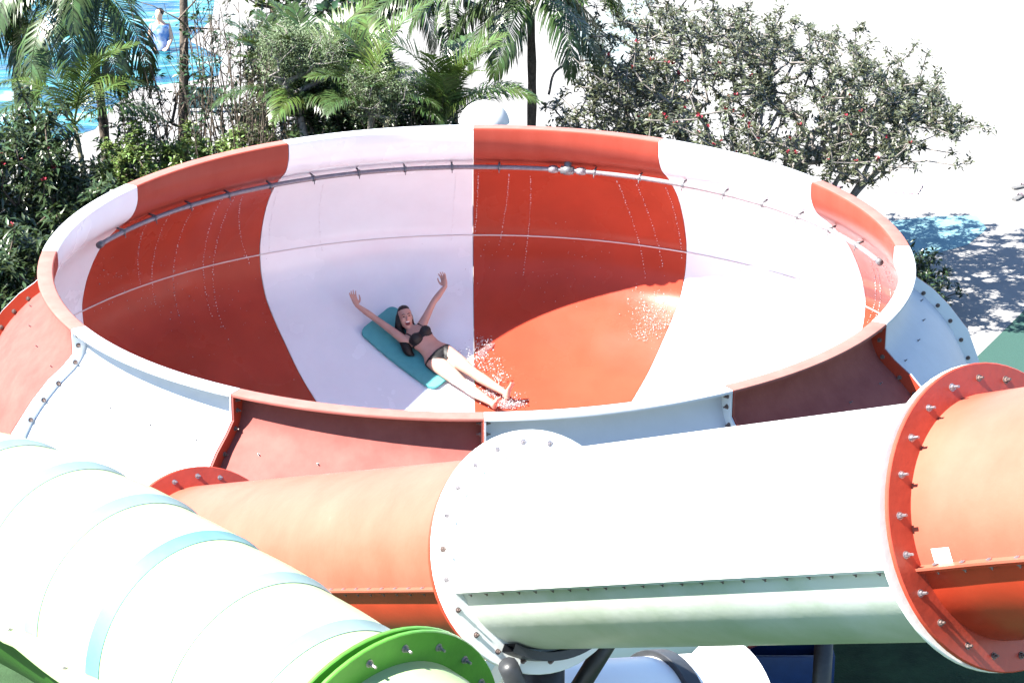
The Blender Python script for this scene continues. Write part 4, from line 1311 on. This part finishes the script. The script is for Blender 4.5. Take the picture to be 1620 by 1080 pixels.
root = slender('slender dark trunk rising through the gap in front of the pool', 278, (288, -40), 12.0, 16, .28, .6, 'leaf_b', r0=.007)
bt, _ = gpt(270, 262, 12.0)
tt_ = at(290, -60, 12.0)
pts = np.array([bt, bt * .7 + tt_ * .3 + A_(.06, 0, 0), bt * .35 + tt_ * .65 + A_(.05, 0, 0), tt_])
v, f = tubes([(np.array(smoothprof3(pts, 6)), np.linspace(.10, .055, 19))], 10)
link('stem', fastmesh('stem', v, f, M['bark2'], True), root)


def twigs(label, px, py_top, Y, w, nstem, leafy, lm, ln, r=.013):
    c, _ = gpt(px, 262, Y); top = at(px, py_top, Y)[2]
    root = empty('twiggy_shrub', tuple(c)); tag(root, label, 'shrub', None)
    paths = []; tips = []
    for i in range(nstem):
        b0 = c + A_(random.gauss(0, w * .35), random.gauss(0, .25), 0)
        h = (top - GZ) * random.uniform(.6, 1.05)
        lean = A_(random.gauss(0, w * .55), random.gauss(0, .3), 0)
        s_ = np.linspace(0, 1, 9)[:, None]
        ax = b0 + A_(0, 0, 1) * h * s_ + lean * s_ ** 1.6 + np.cumsum(rng.normal(size=(9, 3)) * .018, 0)
        r0 = r * random.uniform(.6, 1.25)
        paths.append((ax, np.linspace(r0, r0 * .25, 9)))
        tips.append(ax[-1])
        for k in range(random.randint(5, 9)):
            q = random.uniform(.3, .97); st = np.array([np.interp(q, s_[:, 0], ax[:, m_]) for m_ in range(3)])
            a = random.uniform(0, 6.28); L = random.uniform(.2, .6) * (1.1 - q * .5)
            d_ = A_(math.cos(a) * .7, math.sin(a) * .7, random.uniform(.5, 1.3)); d_ = norm(d_) * L
            t4 = np.linspace(0, 1, 5)[:, None]
            tw = st + d_ * t4 + A_(0, 0, .12 * L) * t4 ** 2 + np.cumsum(rng.normal(size=(5, 3)) * .008, 0)
            paths.append((tw, np.linspace(r0 * .45, r0 * .15, 5))); tips.append(tw[-1])
            for z_ in range(2):
                e0 = tw[random.randint(1, 3)]; d2 = norm(d_ / L + randdir(1)[0] * .8) * L * .5
                paths.append((np.array([e0, e0 + d2 * .5 + randdir(1)[0] * .02, e0 + d2]), np.array([r0 * .25, r0 * .18, r0 * .1]))); tips.append(e0 + d2)
    v, f = tubes(paths, 5, False)
    link('stem', fastmesh('stem', v, f, M['bark2'], True), root)
    tp = [t_ for t_ in tips if random.random() < leafy]
    v, f = clusters(tp, 6, ln, ln * .42, 1.0, .2, .06, .2)
    link('crown', fastmesh('crown', v, f, M[lm]), root)


twigs('bare twiggy shrub with many thin upright stems before the pale paving', 338, -30, 11.6, .75, 34, .22, 'leaf_b', .11, .017)
twigs('thin bare shrub with tangled grey twigs beside the feather palms', 402, 0, 10.4, .6, 34, .35, 'leaf_t', .08, .014)
twigs('tangled grey twigs over the rim left of the white dome', 625, 110, 9.0, .7, 34, .3, 'leaf_t', .06, .011)
twigs('sparse twigs hanging over the pool edge at the left', 222, 70, 12.4, .6, 18, .4, 'leaf_b', .13, .014)
# -- feathery tree above the feather palms
c = at(468, 85, 9.6); bs = A_(c[0] + .1, c[1], GZ)
shrub('feathery_tree', 'airy tree of tiny feathery grey green leaves above the feather palms', 'tree', None, bs, crown_tips((c[0], c[1], c[2]), (.68, .5, .42), 260, .1), 56, .05, .010, 'fern', 'bark', r0=.005, jit=.17, upb=0, droop=.05)
c = at(600, 150, 8.9); bs = A_(c[0] + .1, c[1], GZ)
shrub('feathery_tree', 'low airy bush of tiny feathery leaves just above the rim left of centre', 'tree', None, bs, crown_tips((c[0], c[1], c[2]), (.5, .4, .34), 170, .1), 46, .045, .010, 'fern', 'bark', r0=.004, jit=.15, upb=0, droop=.05)
# -- broad leaved tree whose boughs reach in at the top
c = at(575, 25, 13.0); bs = A_(c[0] + .3, c[1] + .4, GZ)
shrub('broadleaf_tree', 'dark broad leaved tree reaching into the top of the picture left of centre', 'tree', None, bs, crown_tips((c[0], c[1], c[2] + .25), (.85, .8, .5), 75, .2), 7, .20, .13, 'leaf_b', 'bark2', r0=.009, jit=.12, droop=.1)
c = at(440, -5, 13.5); bs = A_(c[0] + .1, c[1] + .2, GZ)
shrub('broadleaf_tree', 'fresh leafed tree at the top edge above the feathery tree', 'tree', None, bs, crown_tips((c[0], c[1], c[2] + .2), (.6, .6, .45), 70, .2), 9, .20, .08, 'leaf_h', 'bark2', r0=.008, jit=.12, droop=.2)

# ------------------------------------------------------------------ white dome shade
dc = at(766, 160, 8.2)
dome = empty('dome_shade', (dc[0], dc[1], GZ)); tag(dome, 'smooth white dome of a round sunshade poking up behind the far rim', 'parasol')
V = []; F = []; nn_ = 40
for lay in (0, .02):
    for i in range(11):
        th = R(90 - i * 8.2)
        for j in range(nn_):
            a = 2 * math.pi * j / nn_
            rr = (.34 - lay) * math.cos(th); V.append((dc[0] + rr * math.cos(a), dc[1] + rr * math.sin(a), dc[2] - .33 + (.33 - lay) * math.sin(th)))
for lay in (0, 1):
    o = lay * 11 * nn_
    for i in range(10):
        for j in range(nn_):
            q = o + i * nn_ + j; p = o + i * nn_ + (j + 1) % nn_
            F.append((q, p, p + nn_, q + nn_))
for j in range(nn_):
    q = 10 * nn_ + j; p = 10 * nn_ + (j + 1) % nn_; F.append((q, p, 11 * nn_ + p, 11 * nn_ + q))
link('canopy', recalc(mesh('canopy', V, F, M['dome']), 50), dome)
v, f = tubes([(np.array([[dc[0], dc[1], GZ], [dc[0], dc[1], dc[2] - .02]]), .04)], 12)
link('post', fastmesh('post', v, f, M['dome'], True), dome)

# ------------------------------------------------------------------ poolside board, sandals, towel
bp_ = atz(318, 178)
board = empty('sign_board', (bp_[0], bp_[1], GZ)); tag(board, 'dark teal rectangular board standing on the pale paving behind the twigs', 'board')
v, f = box_vf(bp_[0] - .30, bp_[0] + .34, bp_[1] - .03, bp_[1] + .03, GZ + .08, GZ + .47)
link('panel', bevel_mesh('panel', v, f, M['board'], .012), board)
for sx in (-.24, .27):
    v, f = box_vf(bp_[0] + sx - .02, bp_[0] + sx + .02, bp_[1] - .10, bp_[1] + .10, GZ, GZ + .078); link('foot', mesh('foot', v, f, M['board']), board)


def sandal(p, yaw, m, label, group, k=1.0):
    root = empty('sandal', (p[0], p[1], GZ)); tag(root, label, 'sandal', group)
    out = [(.0, .035), (.03, .048), (.08, .045), (.14, .038), (.20, .044), (.25, .046), (.28, .034), (.295, .0)]
    pts = [(x, w) for x, w in out] + [(x, -w) for x, w in out[::-1][1:]]
    cy, sy = math.cos(yaw), math.sin(yaw)
    tr_ = lambda x, y, z: (p[0] + k * (x * cy - y * sy), p[1] + k * (x * sy + y * cy), GZ + .004 + k * z)
    V = [tr_(x, y, z) for z in (0, .03) for x, y in pts]; n_ = len(pts)
    F = [tuple(range(n_))[::-1], tuple(range(n_, 2 * n_))] + [(i, (i + 1) % n_, n_ + (i + 1) % n_, n_ + i) for i in range(n_)]
    link('sole', mesh('sole', V, F, m), root)
    arc = [tr_(.18 + .02 * abs(t), .047 * t, .03 + .05 * (1 - t * t)) for t in np.linspace(-1, 1, 9)]
    v, f = tubes([(np.array(arc), .012 * k)], 6)
    link('strap', fastmesh('strap', v, f, M['strap'], True), root)


q = atz(1602, 300); sandal(q, .5, M['grey'], 'upper of two dark sandals on the pale paving at the right edge', 'dark sandals at the right edge', 1.1)
q = atz(1604, 318); sandal(q, .9, M['grey'], 'lower of two dark sandals on the pale paving at the right edge', 'dark sandals at the right edge', 1.1)
q = atz(1322, 292); sandal(q, 2.6, M['grey'], 'sandal lying farther from the trunk behind the pink rim', 'sandals behind the flowering tree trunk', .9)
q = atz(1332, 297); sandal(q, 2.8, M['strap'], 'sandal lying nearer the trunk behind the pink rim', 'sandals behind the flowering tree trunk', .9)
q0 = [atz(*k)[:2] for k in [(1414, 306), (1424, 293), (1460, 294), (1452, 308)]]
V = []; F = []; NN = 12
for i in range(NN + 1):
    for j in range(NN + 1):
        a_ = q0[0] * (1 - i / NN) + q0[3] * i / NN; c_ = q0[1] * (1 - i / NN) + q0[2] * i / NN
        xy = a_ * (1 - j / NN) + c_ * j / NN
        V.append((xy[0], xy[1], GZ + .012 + .012 * math.sin(i * 1.7) * math.cos(j * 1.3) + .008 * random.random()))
K = len(V)
V += [(x, y, GZ + .003) for x, y, z in V]
for i in range(NN):
    for j in range(NN):
        o = i * (NN + 1) + j; F.append((o, o + NN + 1, o + NN + 2, o + 1))
rim_ = [i * (NN + 1) for i in range(NN)] + [NN * (NN + 1) + j for j in range(NN)] + [(NN - i) * (NN + 1) + NN for i in range(NN)] + [NN - j for j in range(NN)]
for a_, c_ in zip(rim_, rim_[1:] + rim_[:1]): F.append((a_, c_, K + c_, K + a_))
tag(link('towel', recalc(mesh('towel', V, F, M['pink']), 60)), 'crumpled pale pink towel spread on the bright paving at the right', 'towel')

# ------------------------------------------------------------------ bather at the pool edge
bq = atz(255, 80); bx_, by_ = bq[0], bq[1]; BZ = GZ - .78
H_ = 1.62


def B(x, y, z): return A_(bx_ + x, by_ + y, BZ + z * H_)


Xb, Yb, Zb = A_(1, 0, 0), A_(0, 1, 0), A_(0, 0, 1)
pb = [lathe_chain([(B(0, o, z), Xb, a, Yb, d_) for z, a, d_, o in ((.47, .10, .08, 0), (.50, .155, .11, 0), (.54, .155, .11, 0), (.62, .135, .095, 0), (.72, .165, .11, 0), (.79, .17, .10, 0), (.83, .10, .07, 0), (.86, .05, .05, 0), (.89, .05, .05, -.01))], 20)]
pb.append(lathe_chain([(B(-.01, -.01, z), Xb, a, Yb, d_) for z, a, d_ in ((.855, .03, .035), (.872, .055, .06), (.90, .07, .085), (.94, .075, .095), (.975, .062, .08), (.995, .03, .04))], 18))
pb.append(limb([B(-.10, -.08, .915), B(-.12, -.105, .905)], [.015, .012], 2, 8))
for sg in (-1, 1):
    pb.append(limb([B(sg * .16, 0, .79), B(sg * .21, -.02, .64), B(sg * .15, -.17, .54)], [.05, .042, .03], 5, 12))
    pb += hand(B(sg * .15, -.17, .54), B(sg * .09, -.33, .53), A_(-sg, 0, .3), A_(0, 0, -1), 1.0)
    pb.append(limb([B(sg * .08, 0, .50), B(sg * .09, -.03, .28), B(sg * .10, .02, .05)], [.088, .058, .038], 6, 14))
    pb.append(limb([B(sg * .10, .03, .03), B(sg * .11, -.08, .02), B(sg * .115, -.15, .014)], [.036, .034, .022], 4, 10))
bme = fuse('body', pb, .012, M['skin2'], 4)
bather = empty('person', (bx_, by_, BZ)); tag(bather, 'person with short dark hair in a blue vest wading in the pool', 'person')
link('body', bme, bather)


def bgarment(name, test, m):
    co = np.array([v.co[:] for v in bme.vertices]); no = np.array([v.normal[:] for v in bme.vertices]); ok = test(co - A_(bx_, by_, BZ))
    F = [tuple(p.vertices) for p in bme.polygons if all(ok[i] for i in p.vertices)]
    us = sorted({i for q_ in F for i in q_}); mp_ = {i: j for j, i in enumerate(us)}
    link(name, mesh(name, co[us] + no[us] * .012, [tuple(mp_[i] for i in q_) for q_ in F], m, 179), bather)


bgarment('vest', lambda p: (p[:, 2] > .50 * H_) & (p[:, 2] < .81 * H_) & (np.abs(p[:, 0]) < .185) & (p[:, 1] > -.125), M['blue_cloth'])
bgarment('shorts', lambda p: (p[:, 2] > .33 * H_) & (p[:, 2] < .50 * H_) & (np.abs(p[:, 0]) < .2) & (p[:, 1] > -.125), M['blue_cloth'])
hv = [ellip(B(.005, .02, .955), Xb, .09, Yb, .105, Zb, .085)]
link('hair', fuse('hair', hv, .012, M['hair'], 2), bather)
